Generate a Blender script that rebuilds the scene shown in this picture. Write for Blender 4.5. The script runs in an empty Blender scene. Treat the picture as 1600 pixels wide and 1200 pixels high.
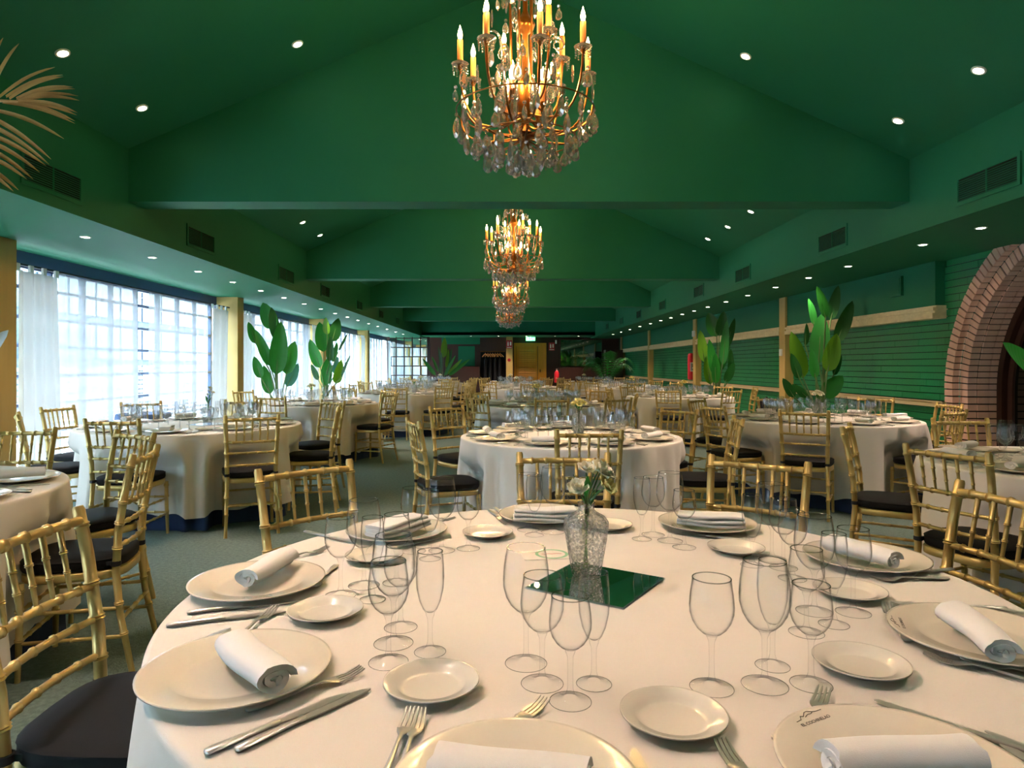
import bpy, math, random
from mathutils import Vector, Matrix
PI = math.pi
random.seed(7)
D = bpy.data
SC = bpy.context.scene
COL = SC.collection
# ------------------------------------------------------------------ camera
F, CXP, CYP, HC = 1060.0, 790.0, 571.0, 1.30
cam = D.cameras.new('camera'); cam.sensor_width = 36; cam.lens = 36 * F / 1600
cam.shift_x = (800 - CXP) / 1600; cam.shift_y = -(600 - CYP) / 1600
cam.clip_start = .02; cam.clip_end = 200
co = D.objects.new('camera', cam); COL.objects.link(co)
co.location = (0, 0, HC); co.rotation_euler = (PI / 2, 0, 0); SC.camera = co
# ------------------------------------------------------------------ world, exposure
w = D.worlds.new('sky'); SC.world = w; w.use_nodes = True
bg = w.node_tree.nodes['Background']; bg.inputs[0].default_value = (.68, .86, 1, 1); bg.inputs[1].default_value = 13.0
sun = D.lights.new('sun', 'SUN'); sun.energy = 15; sun.angle = .02; sun.color = (1, .95, .88)
so = D.objects.new('sun', sun); COL.objects.link(so); so.rotation_euler = Vector((-.22, .36, -.90)).to_track_quat('-Z', 'Y').to_euler()
SC.view_settings.view_transform = 'Standard'; SC.view_settings.look = 'None'
SC.view_settings.exposure = 1.45; SC.view_settings.gamma = 1; SC.view_settings.use_curve_mapping = False
cy = SC.cycles
cy.max_bounces = 12; cy.diffuse_bounces = 5; cy.glossy_bounces = 4; cy.transmission_bounces = 8; cy.transparent_max_bounces = 40
cy.sample_clamp_indirect = 4; cy.sample_clamp_direct = 0; cy.caustics_reflective = False; cy.caustics_refractive = False
cy.use_denoising = True
SPOT_W, BULB_W, CEIL_W = 48, 6.6, 100
WARM = (1, .735, .60)

def at(px, py, z=.765):
    """photo pixel -> point on the horizontal plane z"""
    d = py - CYP; Y = (HC - z) * F / d
    return Vector(((px - CXP) * Y / F, Y, z))
def atY(px, py, Y):
    return Vector(((px - CXP) * Y / F, Y, HC + (CYP - py) * Y / F))
# ------------------------------------------------------------------ materials
def lin(r, g, b):
    f = lambda c: (c / 255 / 12.92) if c <= 10 else ((c / 255 + .055) / 1.055) ** 2.4
    return (f(r), f(g), f(b), 1)
def newmat(name):
    m = D.materials.new(name); m.use_nodes = True; nt = m.node_tree
    return m, nt, nt.nodes['Principled BSDF']
def mat(name, rgb, rough=.5, metal=0, var=0, vscale=8, bump=0, bscale=200, spec=.5, stretch=None, sheen=0, trans=0, coat=0):
    m, nt, b = newmat(name)
    c = lin(*rgb); b.inputs['Base Color'].default_value = c
    b.inputs['Roughness'].default_value = rough; b.inputs['Metallic'].default_value = metal
    b.inputs['Specular IOR Level'].default_value = spec
    if sheen: b.inputs['Sheen Weight'].default_value = sheen
    if trans: b.inputs['Transmission Weight'].default_value = trans
    if coat: b.inputs['Coat Weight'].default_value = coat; b.inputs['Coat Roughness'].default_value = .1
    tc = nt.nodes.new('ShaderNodeTexCoord'); src = tc.outputs['Object']
    if stretch:
        mp = nt.nodes.new('ShaderNodeMapping'); mp.inputs['Scale'].default_value = stretch
        nt.links.new(src, mp.inputs[0]); src = mp.outputs[0]
    if var:
        n = nt.nodes.new('ShaderNodeTexNoise'); n.inputs['Scale'].default_value = vscale; n.inputs['Detail'].default_value = 4
        nt.links.new(src, n.inputs['Vector'])
        mx = nt.nodes.new('ShaderNodeMix'); mx.data_type = 'RGBA'
        mx.inputs[6].default_value = tuple(x * (1 - var) for x in c[:3]) + (1,)
        mx.inputs[7].default_value = tuple(min(1, x * (1 + var)) for x in c[:3]) + (1,)
        nt.links.new(n.outputs['Fac'], mx.inputs[0]); nt.links.new(mx.outputs[2], b.inputs['Base Color'])
    if bump:
        n = nt.nodes.new('ShaderNodeTexNoise'); n.inputs['Scale'].default_value = bscale; n.inputs['Detail'].default_value = 3
        nt.links.new(src, n.inputs['Vector'])
        bp = nt.nodes.new('ShaderNodeBump'); bp.inputs['Strength'].default_value = bump; bp.inputs['Distance'].default_value = .01
        nt.links.new(n.outputs['Fac'], bp.inputs['Height']); nt.links.new(bp.outputs[0], b.inputs['Normal'])
    return m
def glassmat(name, tint=(1, 1, 1), edge=.35, power=3.0, rough=.0, base=.05):
    """thin clear glass: transparent in the middle, dark and glossy at grazing angles"""
    m = D.materials.new(name); m.use_nodes = True; nt = m.node_tree; nt.nodes.clear()
    o = nt.nodes.new('ShaderNodeOutputMaterial'); mix = nt.nodes.new('ShaderNodeMixShader')
    tr = nt.nodes.new('ShaderNodeBsdfTransparent'); gl = nt.nodes.new('ShaderNodeBsdfGlossy'); gl.inputs['Roughness'].default_value = rough
    fr = nt.nodes.new('ShaderNodeMapRange'); fr.inputs[3].default_value = base; fr.inputs[4].default_value = .75
    p5 = nt.nodes.new('ShaderNodeMath'); p5.operation = 'POWER'; p5.inputs[1].default_value = 4.5
    lw = nt.nodes.new('ShaderNodeLayerWeight'); lw.inputs[0].default_value = .5
    pw = nt.nodes.new('ShaderNodeMath'); pw.operation = 'POWER'; pw.inputs[1].default_value = power
    cm = nt.nodes.new('ShaderNodeMix'); cm.data_type = 'RGBA'
    cm.inputs[6].default_value = ((.997) * tint[0], (.997) * tint[1], (.997) * tint[2], 1); cm.inputs[7].default_value = (edge * tint[0], edge * tint[1], edge * tint[2], 1)
    nt.links.new(lw.outputs['Facing'], p5.inputs[0]); nt.links.new(p5.outputs[0], fr.inputs[0]); nt.links.new(lw.outputs['Facing'], pw.inputs[0]); nt.links.new(pw.outputs[0], cm.inputs[0]); nt.links.new(cm.outputs[2], tr.inputs[0])
    nt.links.new(fr.outputs[0], mix.inputs[0]); nt.links.new(tr.outputs[0], mix.inputs[1]); nt.links.new(gl.outputs[0], mix.inputs[2])
    nt.links.new(mix.outputs[0], o.inputs[0]); return m
def emis(name, rgb, s):
    m = D.materials.new(name); m.use_nodes = True; nt = m.node_tree; nt.nodes.clear()
    o = nt.nodes.new('ShaderNodeOutputMaterial'); e = nt.nodes.new('ShaderNodeEmission')
    e.inputs[0].default_value = rgb + (1,); e.inputs[1].default_value = s; nt.links.new(e.outputs[0], o.inputs[0]); return m
def clothmat(name, rgb, damask=True):
    m = mat(name, rgb, .75, bump=.15, bscale=900, sheen=.15, spec=.25)
    if damask:
        nt = m.node_tree; b = nt.nodes['Principled BSDF']
        v = nt.nodes.new('ShaderNodeTexVoronoi'); v.inputs['Scale'].default_value = 22; v.feature = 'SMOOTH_F1'
        tc = nt.nodes.new('ShaderNodeTexCoord'); nt.links.new(tc.outputs['Object'], v.inputs['Vector'])
        mr = nt.nodes.new('ShaderNodeMapRange'); mr.inputs[1].default_value = .2; mr.inputs[2].default_value = .6; mr.inputs[3].default_value = .8; mr.inputs[4].default_value = .55
        nt.links.new(v.outputs['Distance'], mr.inputs[0]); nt.links.new(mr.outputs[0], b.inputs['Roughness'])
    return m
def sheermat(name, rgb, tfrac, trl=.6):
    m = D.materials.new(name); m.use_nodes = True; nt = m.node_tree; nt.nodes.clear()
    o = nt.nodes.new('ShaderNodeOutputMaterial'); a = nt.nodes.new('ShaderNodeMixShader'); b = nt.nodes.new('ShaderNodeMixShader')
    tr = nt.nodes.new('ShaderNodeBsdfTransparent'); tl = nt.nodes.new('ShaderNodeBsdfTranslucent'); df = nt.nodes.new('ShaderNodeBsdfDiffuse')
    for n in (tl, df): n.inputs[0].default_value = lin(*rgb)
    a.inputs[0].default_value = 1 - trl; b.inputs[0].default_value = 1 - tfrac
    nt.links.new(tl.outputs[0], a.inputs[1]); nt.links.new(df.outputs[0], a.inputs[2])
    nt.links.new(tr.outputs[0], b.inputs[1]); nt.links.new(a.outputs[0], b.inputs[2]); nt.links.new(b.outputs[0], o.inputs[0]); return m
def leafmat(name, rgb, rough=.35):
    m, nt, b = newmat(name)
    b.inputs['Base Color'].default_value = lin(*rgb); b.inputs['Roughness'].default_value = rough
    tc = nt.nodes.new('ShaderNodeTexCoord'); wv = nt.nodes.new('ShaderNodeTexWave'); wv.inputs['Scale'].default_value = 14; wv.inputs['Distortion'].default_value = 1.5
    nt.links.new(tc.outputs['Object'], wv.inputs['Vector'])
    bp = nt.nodes.new('ShaderNodeBump'); bp.inputs['Strength'].default_value = .15; bp.inputs['Distance'].default_value = .01
    nt.links.new(wv.outputs['Fac'], bp.inputs['Height']); nt.links.new(bp.outputs[0], b.inputs['Normal'])
    o = nt.nodes['Material Output']; mx = nt.nodes.new('ShaderNodeMixShader'); mx.inputs[0].default_value = .3
    tl = nt.nodes.new('ShaderNodeBsdfTranslucent'); c = lin(*rgb); tl.inputs[0].default_value = (min(1, c[0] * 1.6), min(1, c[1] * 1.6), c[2], 1)
    nt.links.new(b.outputs[0], mx.inputs[1]); nt.links.new(tl.outputs[0], mx.inputs[2]); nt.links.new(mx.outputs[0], o.inputs[0]); return m
M = {}
M['green'] = mat('green_paint', (34, 109, 77), .6, spec=.15, var=.05, vscale=3, bump=.08, bscale=300)
M['green_brick'] = mat('green_painted_brick', (14, 122, 68), .45, var=.10, vscale=5, bump=.35, bscale=60)
M['green_joint'] = mat('green_painted_joint', (14, 56, 36), .8)
M['brick'] = mat('tan_brick', (224, 182, 160), .85, var=.22, vscale=7, bump=.5, bscale=90)
M['mortar'] = mat('dark_mortar', (66, 58, 52), .95, bump=.3)
M['travertine'] = mat('cream_stone_ledge', (224, 206, 162), .7, var=.25, vscale=14, bump=.9, bscale=30)
M['cream'] = mat('cream_painted_wood', (206, 186, 140), .5, var=.04)
M['pillar'] = mat('beige_wood_pillar', (190, 160, 92), .5, var=.10, vscale=4, bump=.06, stretch=(6, 6, .6))
M['gold'] = mat('gold_paint', (208, 178, 108), .34, metal=.52, var=.04, vscale=5)
M['cushion'] = mat('black_cushion_fabric', (10, 9, 9), .7, spec=.25, var=.12, vscale=10, bump=.15, bscale=500)
M['strap'] = mat('black_strap', (18, 18, 20), .7)
M['cloth'] = clothmat('white_damask_tablecloth', (238, 229, 217))
M['napkin'] = clothmat('white_linen_napkin', (243, 238, 232), False)
M['navy'] = mat('navy_undercloth', (28, 48, 84), .8, bump=.1, bscale=400)
M['china'] = mat('white_china', (240, 228, 208), .12, spec=.6, coat=.4)
M['china2'] = mat('warm_white_china', (240, 230, 214), .14, spec=.6, coat=.4)
M['steel'] = mat('polished_steel', (226, 220, 212), .3, metal=.82)
M['glass'] = glassmat('clear_glass', (1, 1, 1), .06, 8, .035, .02)
M['glass_solid'] = glassmat('solid_clear_glass', (1, 1, 1), .35, 6, .09, .035)
M['glass_far'] = glassmat('clear_glass_distant', (1, 1, 1), .4, 4, .02, .24)
M['glass_rim'] = glassmat('glass_rim_edge', (.88, .87, .85), .6, 2, .1, .22)
M['pane'] = glassmat('window_glass', (.90, .96, 1), .8, 2.0)
M['dark_pane'] = mat('dark_window_glass', (14, 18, 16), .04, spec=.8)
M['mirror'] = mat('mirror_glass', (225, 232, 226), .01, metal=1)
M['dim_mirror'] = mat('dim_mirror_glass', (150, 160, 150), .03, metal=1)
M['navy_frame'] = mat('dark_blue_window_frame', (38, 58, 84), .4)
M['sheer'] = sheermat('sheer_white_curtain', (242, 244, 248), .36, .17)
M['drape'] = sheermat('white_side_curtain', (232, 236, 236), .03, .12)
M['iron'] = mat('dark_iron', (30, 32, 36), .45, metal=.6)
M['carpet'] = mat('teal_grey_carpet', (112, 130, 122), .95, var=.45, vscale=45, bump=.9, bscale=110, spec=.1)
M['wood_dark'] = mat('dark_brown_wood', (58, 32, 24), .4, var=.2, vscale=3, stretch=(6, 6, .5))
M['oak'] = mat('golden_oak', (214, 146, 46), .4, var=.18, vscale=5, stretch=(4, 4, .5))
M['black'] = mat('black_cloth_and_shade', (12, 12, 16), .9)
M['hanger'] = mat('orange_wooden_hanger', (216, 132, 62), .5)
M['brass'] = mat('aged_brass', (120, 80, 34), .34, metal=.9, var=.15, vscale=20)
M['candle'] = mat('amber_candle_sleeve', (200, 122, 58), .5)
M['flame'] = emis('glowing_bulb', (1, .62, .26), 26)
M['lamp'] = emis('glowing_downlight', (1, .86, .62), 22)
M['white_plastic'] = mat('white_plastic', (230, 230, 226), .4)
M['red'] = mat('red_cover', (196, 22, 40), .45)
M['sign_red'] = mat('red_sign', (176, 36, 50), .5)
M['sign_white'] = mat('white_sign_print', (236, 230, 226), .5)
M['exit'] = emis('lit_exit_sign', (.12, .85, .25), 1.6)
M['exit_white'] = emis('lit_exit_print', (.75, 1, .75), 2.0)
M['vent'] = M['green']
M['vent_shade'] = mat('vent_shade_paint', (10, 28, 18), .9)
M['leaf'] = leafmat('green_leaf', (38, 118, 44))
M['leaf_dark'] = leafmat('dark_green_leaf', (28, 84, 34))
M['leaf_bright'] = leafmat('bright_green_leaf', (88, 138, 30))
M['leaf_blue'] = leafmat('blue_green_leaf', (60, 120, 108))
M['dry'] = mat('dry_palm_leaf', (208, 154, 84), .6, var=.2, vscale=20)
M['stalk'] = mat('green_stalk', (92, 122, 66), .5)
M['pot'] = mat('dark_planter', (44, 42, 42), .5)
M['petal'] = mat('cream_petal', (252, 247, 222), .6)
M['petal_y'] = mat('pale_yellow_petal', (246, 234, 160), .6)
M['ink'] = mat('brown_print', (70, 58, 46), .5)
M['card'] = mat('white_printed_card', (240, 232, 218), .6)
M['card_green'] = mat('pale_green_print', (140, 196, 150), .6)
M['card_red'] = mat('pale_red_print', (214, 130, 116), .6)
M['out_wall'] = mat('pale_outdoor_fence', (84, 90, 98), .7)
M['paving'] = mat('pale_paving', (196, 198, 200), .9, var=.1)
M['facade'] = mat('blue_grey_facade', (36, 48, 58), .8)
M['facade_pane'] = mat('facade_window_pane', (30, 44, 58), .25)
M['blue_box'] = mat('blue_grey_cloth', (78, 100, 136), .8)
def crystal(name, tint):
    m = D.materials.new(name); m.use_nodes = True; nt = m.node_tree; nt.nodes.clear()
    o = nt.nodes.new('ShaderNodeOutputMaterial'); g = nt.nodes.new('ShaderNodeBsdfGlass'); g.inputs['IOR'].default_value = 1.5
    g.inputs[0].default_value = tint + (1,); t = nt.nodes.new('ShaderNodeBsdfTransparent'); t.inputs[0].default_value = (.9, .9, .9, 1)
    gl = nt.nodes.new('ShaderNodeBsdfGlossy'); gl.inputs['Roughness'].default_value = .05
    mx = nt.nodes.new('ShaderNodeMixShader'); mx.inputs[0].default_value = .22
    df = nt.nodes.new('ShaderNodeBsdfTranslucent'); df.inputs[0].default_value = (.9, .88, .86, 1); m2 = nt.nodes.new('ShaderNodeMixShader'); m2.inputs[0].default_value = .13
    nt.links.new(g.outputs[0], mx.inputs[1]); nt.links.new(gl.outputs[0], mx.inputs[2]); nt.links.new(mx.outputs[0], m2.inputs[1]); nt.links.new(df.outputs[0], m2.inputs[2]); nt.links.new(m2.outputs[0], o.inputs[0]); return m
M['crystal'] = crystal('cut_crystal', (1, 1, 1))
M['vase'] = glassmat('cut_glass_vase', (1, 1, 1), .55, 3, .12, .10)
# textured relief for the cut-glass vase, with sparkle painted in as white cells
nt = M['vase'].node_tree
vo = nt.nodes.new('ShaderNodeTexVoronoi'); vo.inputs['Scale'].default_value = 120
tcn = nt.nodes.new('ShaderNodeTexCoord'); nt.links.new(tcn.outputs['Object'], vo.inputs['Vector'])
bpn = nt.nodes.new('ShaderNodeBump'); bpn.inputs['Strength'].default_value = .9; bpn.inputs['Distance'].default_value = .003
nt.links.new(vo.outputs['Distance'], bpn.inputs['Height'])
for n in nt.nodes:
    if n.type == 'BSDF_GLOSSY': nt.links.new(bpn.outputs[0], n.inputs['Normal'])
vmr = nt.nodes.new('ShaderNodeMapRange'); vmr.inputs[1].default_value = .1; vmr.inputs[2].default_value = .7; vmr.inputs[3].default_value = .38; vmr.inputs[4].default_value = .02
vdf = nt.nodes.new('ShaderNodeBsdfTranslucent'); vdf.inputs[0].default_value = (.95, .95, .93, 1); vdf2 = nt.nodes.new('ShaderNodeMixShader')
nt.links.new(vo.outputs['Distance'], vmr.inputs[0])
vmx = [n for n in nt.nodes if n.type == 'MIX_SHADER' and n != vdf2][0]; vout = [n for n in nt.nodes if n.type == 'OUTPUT_MATERIAL'][0]
nt.links.new(vmr.outputs[0], vdf2.inputs[0]); nt.links.new(vmx.outputs[0], vdf2.inputs[1]); nt.links.new(vdf.outputs[0], vdf2.inputs[2]); nt.links.new(vdf2.outputs[0], vout.inputs[0])
# ------------------------------------------------------------------ mesh builder
class MB:
    def __init__(s): s.v = []; s.f = []; s.mi = []; s.m = 0
    def quadgrid(s, rows, closed=True, cap0=False, cap1=False):
        b = len(s.v); n = len(rows[0])
        for r in rows: s.v.extend(tuple(p) for p in r)
        for i in range(len(rows) - 1):
            for j in range(n if closed else n - 1):
                k = (j + 1) % n
                s.f.append((b + i * n + j, b + i * n + k, b + (i + 1) * n + k, b + (i + 1) * n + j)); s.mi.append(s.m)
        if cap0: s.f.append(tuple(b + j for j in range(n - 1, -1, -1))); s.mi.append(s.m)
        if cap1: s.f.append(tuple(b + (len(rows) - 1) * n + j for j in range(n))); s.mi.append(s.m)
        return s
    def box(s, a, b, mtx=None):
        x0, y0, z0 = a; x1, y1, z1 = b; k = len(s.v)
        P = [(x0, y0, z0), (x1, y0, z0), (x1, y1, z0), (x0, y1, z0), (x0, y0, z1), (x1, y0, z1), (x1, y1, z1), (x0, y1, z1)]
        if mtx: P = [tuple(mtx @ Vector(p)) for p in P]
        s.v.extend(P)
        for f in ((0, 3, 2, 1), (4, 5, 6, 7), (0, 1, 5, 4), (1, 2, 6, 5), (2, 3, 7, 6), (3, 0, 4, 7)): s.f.append(tuple(k + i for i in f)); s.mi.append(s.m)
        return s
    def poly(s, pts):
        k = len(s.v); s.v.extend(tuple(p) for p in pts); s.f.append(tuple(range(k, k + len(pts)))); s.mi.append(s.m); return s
    def prism(s, pts, ext):
        """flat outline pts extruded by vector ext"""
        e = Vector(ext); a = [Vector(p) for p in pts]; b = [p + e for p in a]
        s.quadgrid([a, b], True, True, True); return s
    def lathe(s, prof, n=24, c=(0, 0, 0), cap0=False, cap1=False, sx=1, sy=1):
        rows = [[(c[0] + r * sx * math.cos(2 * PI * j / n), c[1] + r * sy * math.sin(2 * PI * j / n), c[2] + z) for j in range(n)] for r, z in prof]
        return s.quadgrid(rows, True, cap0, cap1)
    def tube(s, pts, rad, n=8, caps=True):
        pts = [Vector(p) for p in pts]; m = len(pts)
        if not isinstance(rad, (list, tuple)): rad = [rad] * m
        t0 = (pts[1] - pts[0]).normalized(); up = Vector((0, 0, 1)) if abs(t0.z) < .9 else Vector((1, 0, 0))
        nrm = t0.cross(up).normalized(); rows = []
        for i, p in enumerate(pts):
            t = (pts[min(i + 1, m - 1)] - pts[max(i - 1, 0)]).normalized()
            nrm = (nrm - t * nrm.dot(t)).normalized(); bn = t.cross(nrm)
            rows.append([p + (nrm * math.cos(2 * PI * j / n) + bn * math.sin(2 * PI * j / n)) * rad[i] for j in range(n)])
        return s.quadgrid(rows, True, caps, caps)
    def sphere(s, c, r, n=10, m=6, sz=1):
        prof = [(r * math.sin(PI * i / m) + 1e-5, -r * sz * math.cos(PI * i / m)) for i in range(m + 1)]
        return s.lathe(prof, n, c)
    def mesh(s, name, mats, smooth=True):
        me = D.meshes.new(name); me.from_pydata(s.v, [], s.f)
        for x in (mats if isinstance(mats, (list, tuple)) else [mats]): me.materials.append(x)
        if s.m or any(s.mi): me.polygons.foreach_set('material_index', s.mi)
        if smooth: me.polygons.foreach_set('use_smooth', [True] * len(me.polygons)); 
        me.update()
        if smooth and smooth != 'all': me.set_sharp_from_angle(angle=math.radians(58))
        return me
def link(name, me, parent=None, loc=(0, 0, 0), rot=(0, 0, 0)):
    o = D.objects.new(name, me); COL.objects.link(o); o.location = loc; o.rotation_euler = rot
    if parent: o.parent = parent
    return o
LABELS = {}
def tag(o, label, cat, group=None):
    o['label'] = label; o['category'] = cat
    if group: o['group'] = group
    LABELS.setdefault(label, []).append(o.name); return o
def struct(o): o['kind'] = 'structure'; return o
def stuff(o): o['kind'] = 'stuff'; return o
def empty(name, loc, rz=0):
    o = link(name, None, None, loc, (0, 0, rz)); o.empty_display_size = .1; return o
def children_of(o): return list(o.children)
def copy_tree(o, parent=None):
    c = o.copy(); COL.objects.link(c); c.parent = parent
    for ch in children_of(o): copy_tree(ch, c)
    return c
def boxobj(name, a, b, m, parent=None):
    return link(name, MB().box(a, b).mesh(name, m, False), parent)
CLOCK = ['twelve', 'one', 'two', 'three', 'four', 'five', 'six', 'seven', 'eight', 'nine', 'ten', 'eleven']
def clock(dx, dy): return CLOCK[int(round(math.degrees(math.atan2(dx, dy)) / 30)) % 12] + " o'clock"

# ================================================================== ROOM SHELL
XL, XR, ZS = -3.43, 3.675, 2.50          # fascia planes, soffit height
XWL, XWR = -5.05, 5.05                   # window wall, brick wall
XM, ZR, ZEL, ZER = .12, 4.78, 3.27, 3.17  # roof ridge, eaves
YB, YE, YD = -4.5, 27.8, 30.3
f = boxobj('floor', (XWL - .3, YB, -.1), (XWR + 1.3, YD + .5, 0), M['carpet']); struct(f)
c = MB(); t = .12
c.prism([(XL, YB, ZEL), (XM, YB, ZR), (XM, YB, ZR + t), (XL, YB, ZEL + t)], (0, YE - YB + .4, 0))
c.prism([(XM, YB, ZR), (XR, YB, ZER), (XR, YB, ZER + t), (XM, YB, ZR + t)], (0, YE - YB + .4, 0))
c.box((XL - .12, YB, ZS), (XL, YE, ZEL + .1)); c.box((XR, YB, ZS), (XR + .12, YE, ZER + .1))
struct(link('ceiling', c.mesh('ceiling', M['green'], False)))
struct(boxobj('soffit_left', (XWL - .25, YB, ZS), (XL - .12, YD, ZS + .12), M['green']))
struct(boxobj('soffit_right', (XR + .12, YB, ZS), (XWR + 1.2, YD, ZS + .12), M['green']))
struct(boxobj('soffit_back', (XL - .12, YE, ZS + .05), (XR + .12, YD, ZS + .17), M['green']))
struct(boxobj('bulkhead', (XL - .12, YE, ZS + .05), (XR + .12, YE + .2, ZEL + 1.6), M['green']))
struct(boxobj('wall_near', (XWL - .3, YB - .12, 0), (XWR + 1.3, YB, 5), M['green']))
for k in range(5):
    y0 = 6.17 + 5.5 * (k - 1)
    zb = 2.79
    ov = .02
    m_ = MB().prism([(XL, y0, zb), (XR, y0, zb), (XR, y0, ZER + ov), (XM, y0, ZR + ov), (XL, y0, ZEL + ov)], (0, .30, 0))
    struct(link('ceiling_beam', m_.mesh('ceiling_beam', M['green'], False)))
# ---- pillars
PY = [.85, 6.25, 11.9, 17.5, 23.15]
for y in PY + [-4.4]:
    struct(boxobj('pillar', (XWL - .02, y, 0), (-4.7, y + .27, ZS), M['pillar']))
for y in PY[2:] + [28.7]:
    struct(boxobj('pillar', (4.9, y, 0), (XWR + .1, y + .25, ZS), M['pillar']))
# ---- window wall
struct(boxobj('wall_left', (XWL - .25, YB, 2.36), (XWL - .02, YD, ZS), M['navy_frame']))
struct(boxobj('baseboard_left', (XWL - .25, YB, 0), (XWL - .02, YD, .08), M['navy_frame']))
pane_me = None
bays = [(-4.1, .85), (1.12, 6.25), (6.52, 11.9), (12.17, 17.5), (17.77, 23.15), (23.42, 28.4)]
ZROW = [.08, .55, .87, 1.186, 1.51, 1.82, 2.14, 2.36]
for bi, (ya, yb) in enumerate(bays):
    win = struct(link('window_%d' % (bi + 1), None))
    nc = 9; step = (yb - ya) / nc
    fr = MB()
    for i in range(nc + 1):
        yy = ya + i * step; hw = .025 if i % 3 == 0 else .014
        fr.box((XWL - .17, yy - hw, .08), (XWL - .11, yy + hw, 2.36))
    for z in ZROW: fr.box((XWL - .17, ya, z - .018), (XWL - .11, yb, z + .018))
    link('window_frame', fr.mesh('window_frame', M['navy_frame'], False), win)
    if bi in (0, 1, 5):
        link('pane', MB().box((XWL - .145, ya, .08), (XWL - .139, yb, 2.36)).mesh('pane', M['pane'], False), win)
    else:
        for i in range(nc):
            for j in range(len(ZROW) - 1):
                key = 'pane%d%d' % (bi, j)
                me = D.meshes.get(key) or MB().poly([(0, 0, 0), (0, step, 0), (0, step, ZROW[j + 1] - ZROW[j]), (0, 0, ZROW[j + 1] - ZROW[j])]).mesh(key, M['pane'], False)
                link('pane', me, win, (XWL - .14, ya + i * step, ZROW[j]))
# ---- outside
struct(boxobj('ground_outside', (-16, YB - 4, -.1), (XWL - .3, 40, 0), M['paving']))
fe = empty('slat_fence', (-7.4, 0, 0)); tag(fe, 'white horizontal slat fence outside behind the curtained windows', 'fence')
sl = MB().box((0, 2, 0), (.03, 22, .065)).mesh('slat', M['out_wall'], False)
for k in range(13): link('slat', sl, fe, (0, 0, .12 + k * .09))
po = MB().box((-.06, 0, 0), (0, .06, 1.3)).mesh('post', M['out_wall'], False)
for k in range(11): link('post', po, fe, (0, 2 + k * 1.95, 0))
fac = empty('facade_across', (-11.5, 0, 0)); fac['kind'] = 'structure'
link('wall', MB().box((-.3, -6, 0), (0, 40, 3.9)).mesh('wall', M['facade'], False), fac)
fpn = MB().box((0, .05, .08), (.03, 1.15, 1.1)).mesh('pane', M['facade_pane'], False)
for i in range(36):
    for j in range(3): link('pane', fpn, fac, (0, -5 + i * 1.2, .2 + j * 1.2))
# ---- curtains
def curtain(y0, y1, x, z0, z1, folds, amp, m, seed, gather=1.0, ny=8):
    rnd = random.Random(seed); nx = folds * ny; rows = []
    ph = [rnd.uniform(-.8, .8) for _ in range(folds + 2)]
    for zi in range(9):
        tz = zi / 8; z = z0 + (z1 - z0) * tz; row = []
        for i in range(nx + 1):
            u = i / nx; k = u * folds; w_ = math.sin(2 * PI * k + ph[int(k)] * .6) * (.75 + .25 * math.sin(5 * u + seed))
            a = amp * (1 - .35 * tz)
            yc = (y0 + y1) / 2; g = 1 - (1 - gather) * tz
            row.append((x + a * w_ + .01 * math.sin(3 * tz + seed), yc + (y0 + u * (y1 - y0) - yc) * g, z))
        rows.append(row)
    return MB().quadgrid(rows, False).mesh('curtain', m, 'all')
rings_me = MB().tube([(.018 * math.cos(a), 0, .018 * math.sin(a)) for a in [i * PI / 6 for i in range(13)]], .003, 5).mesh('curtain_ring', M['iron'])
NTH = ['first', 'second', 'third', 'fourth', 'fifth', 'sixth', 'seventh', 'eighth', 'ninth', 'tenth', 'eleventh', 'twelfth', 'thirteenth', 'fourteenth', 'fifteenth', 'sixteenth', 'seventeenth', 'eighteenth', 'nineteenth', 'twentieth']
ORD = ['first', 'second', 'third', 'fourth', 'fifth', 'sixth']
for bi, (ya, yb) in enumerate(bays):
    vis = bi >= 2
    if bi < 2:
        specs = [('sheer', ya + .05, yb - .05)]
    elif bi == 2:
        specs = [('drape', 6.62, 7.32), ('sheer', 7.36, 8.94), ('sheer', 9.20, 11.03), ('drape', 11.07, 11.72)]
    else:
        specs = [('drape', ya + .05, ya + .6), ('sheer', ya + .62, (ya + yb) / 2 - .01), ('sheer', (ya + yb) / 2 + .01, yb - .67), ('drape', yb - .65, yb - .05)]
    rod = link('curtain_rod', MB().tube([(0, ya + .02, 0), (0, yb - .02, 0)], .013, 8).mesh('curtain_rod', M['iron']), None, (-4.84, 0, 2.31))
    tag(rod, 'dark iron curtain rod across the %s window bay' % ORD[bi] if vis else 'dark iron curtain rod of the %s window bay beside the camera' % ORD[bi], 'curtain rod', 'curtain rods')
    for si, (kind, a, b) in enumerate(specs):
        dr = kind == 'drape'
        me = curtain(a, b, -4.84 + (.05 if dr else 0), .03, 2.29 if not dr else 2.24, max(3, int((b - a) / (.17 if dr else .21))), .045 if dr else .03, M[kind], bi * 10 + si, .85 if dr and bi == 2 and si == 0 else 1)
        o = link('curtain' if dr else 'sheer_curtain', me)
        side = ('near' if si < len(specs) / 2 else 'far')
        tag(o, ('heavier white side curtain at the %s end of the %s window bay' if dr else 'sheer white curtain, %s half of the %s window bay') % (side, ORD[bi]), 'curtain', 'side curtains' if dr else 'sheer curtains')
        if dr and vis:
            tb = MB().box((-.02, -.025, 0), (.004, .025, .075)).mesh('tab', M['drape'], False)
            n = 4
            for q in range(n): link('tab', tb, o, (-4.80, a + .06 + (b - a - .12) * q / (n - 1), 2.235))
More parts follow.
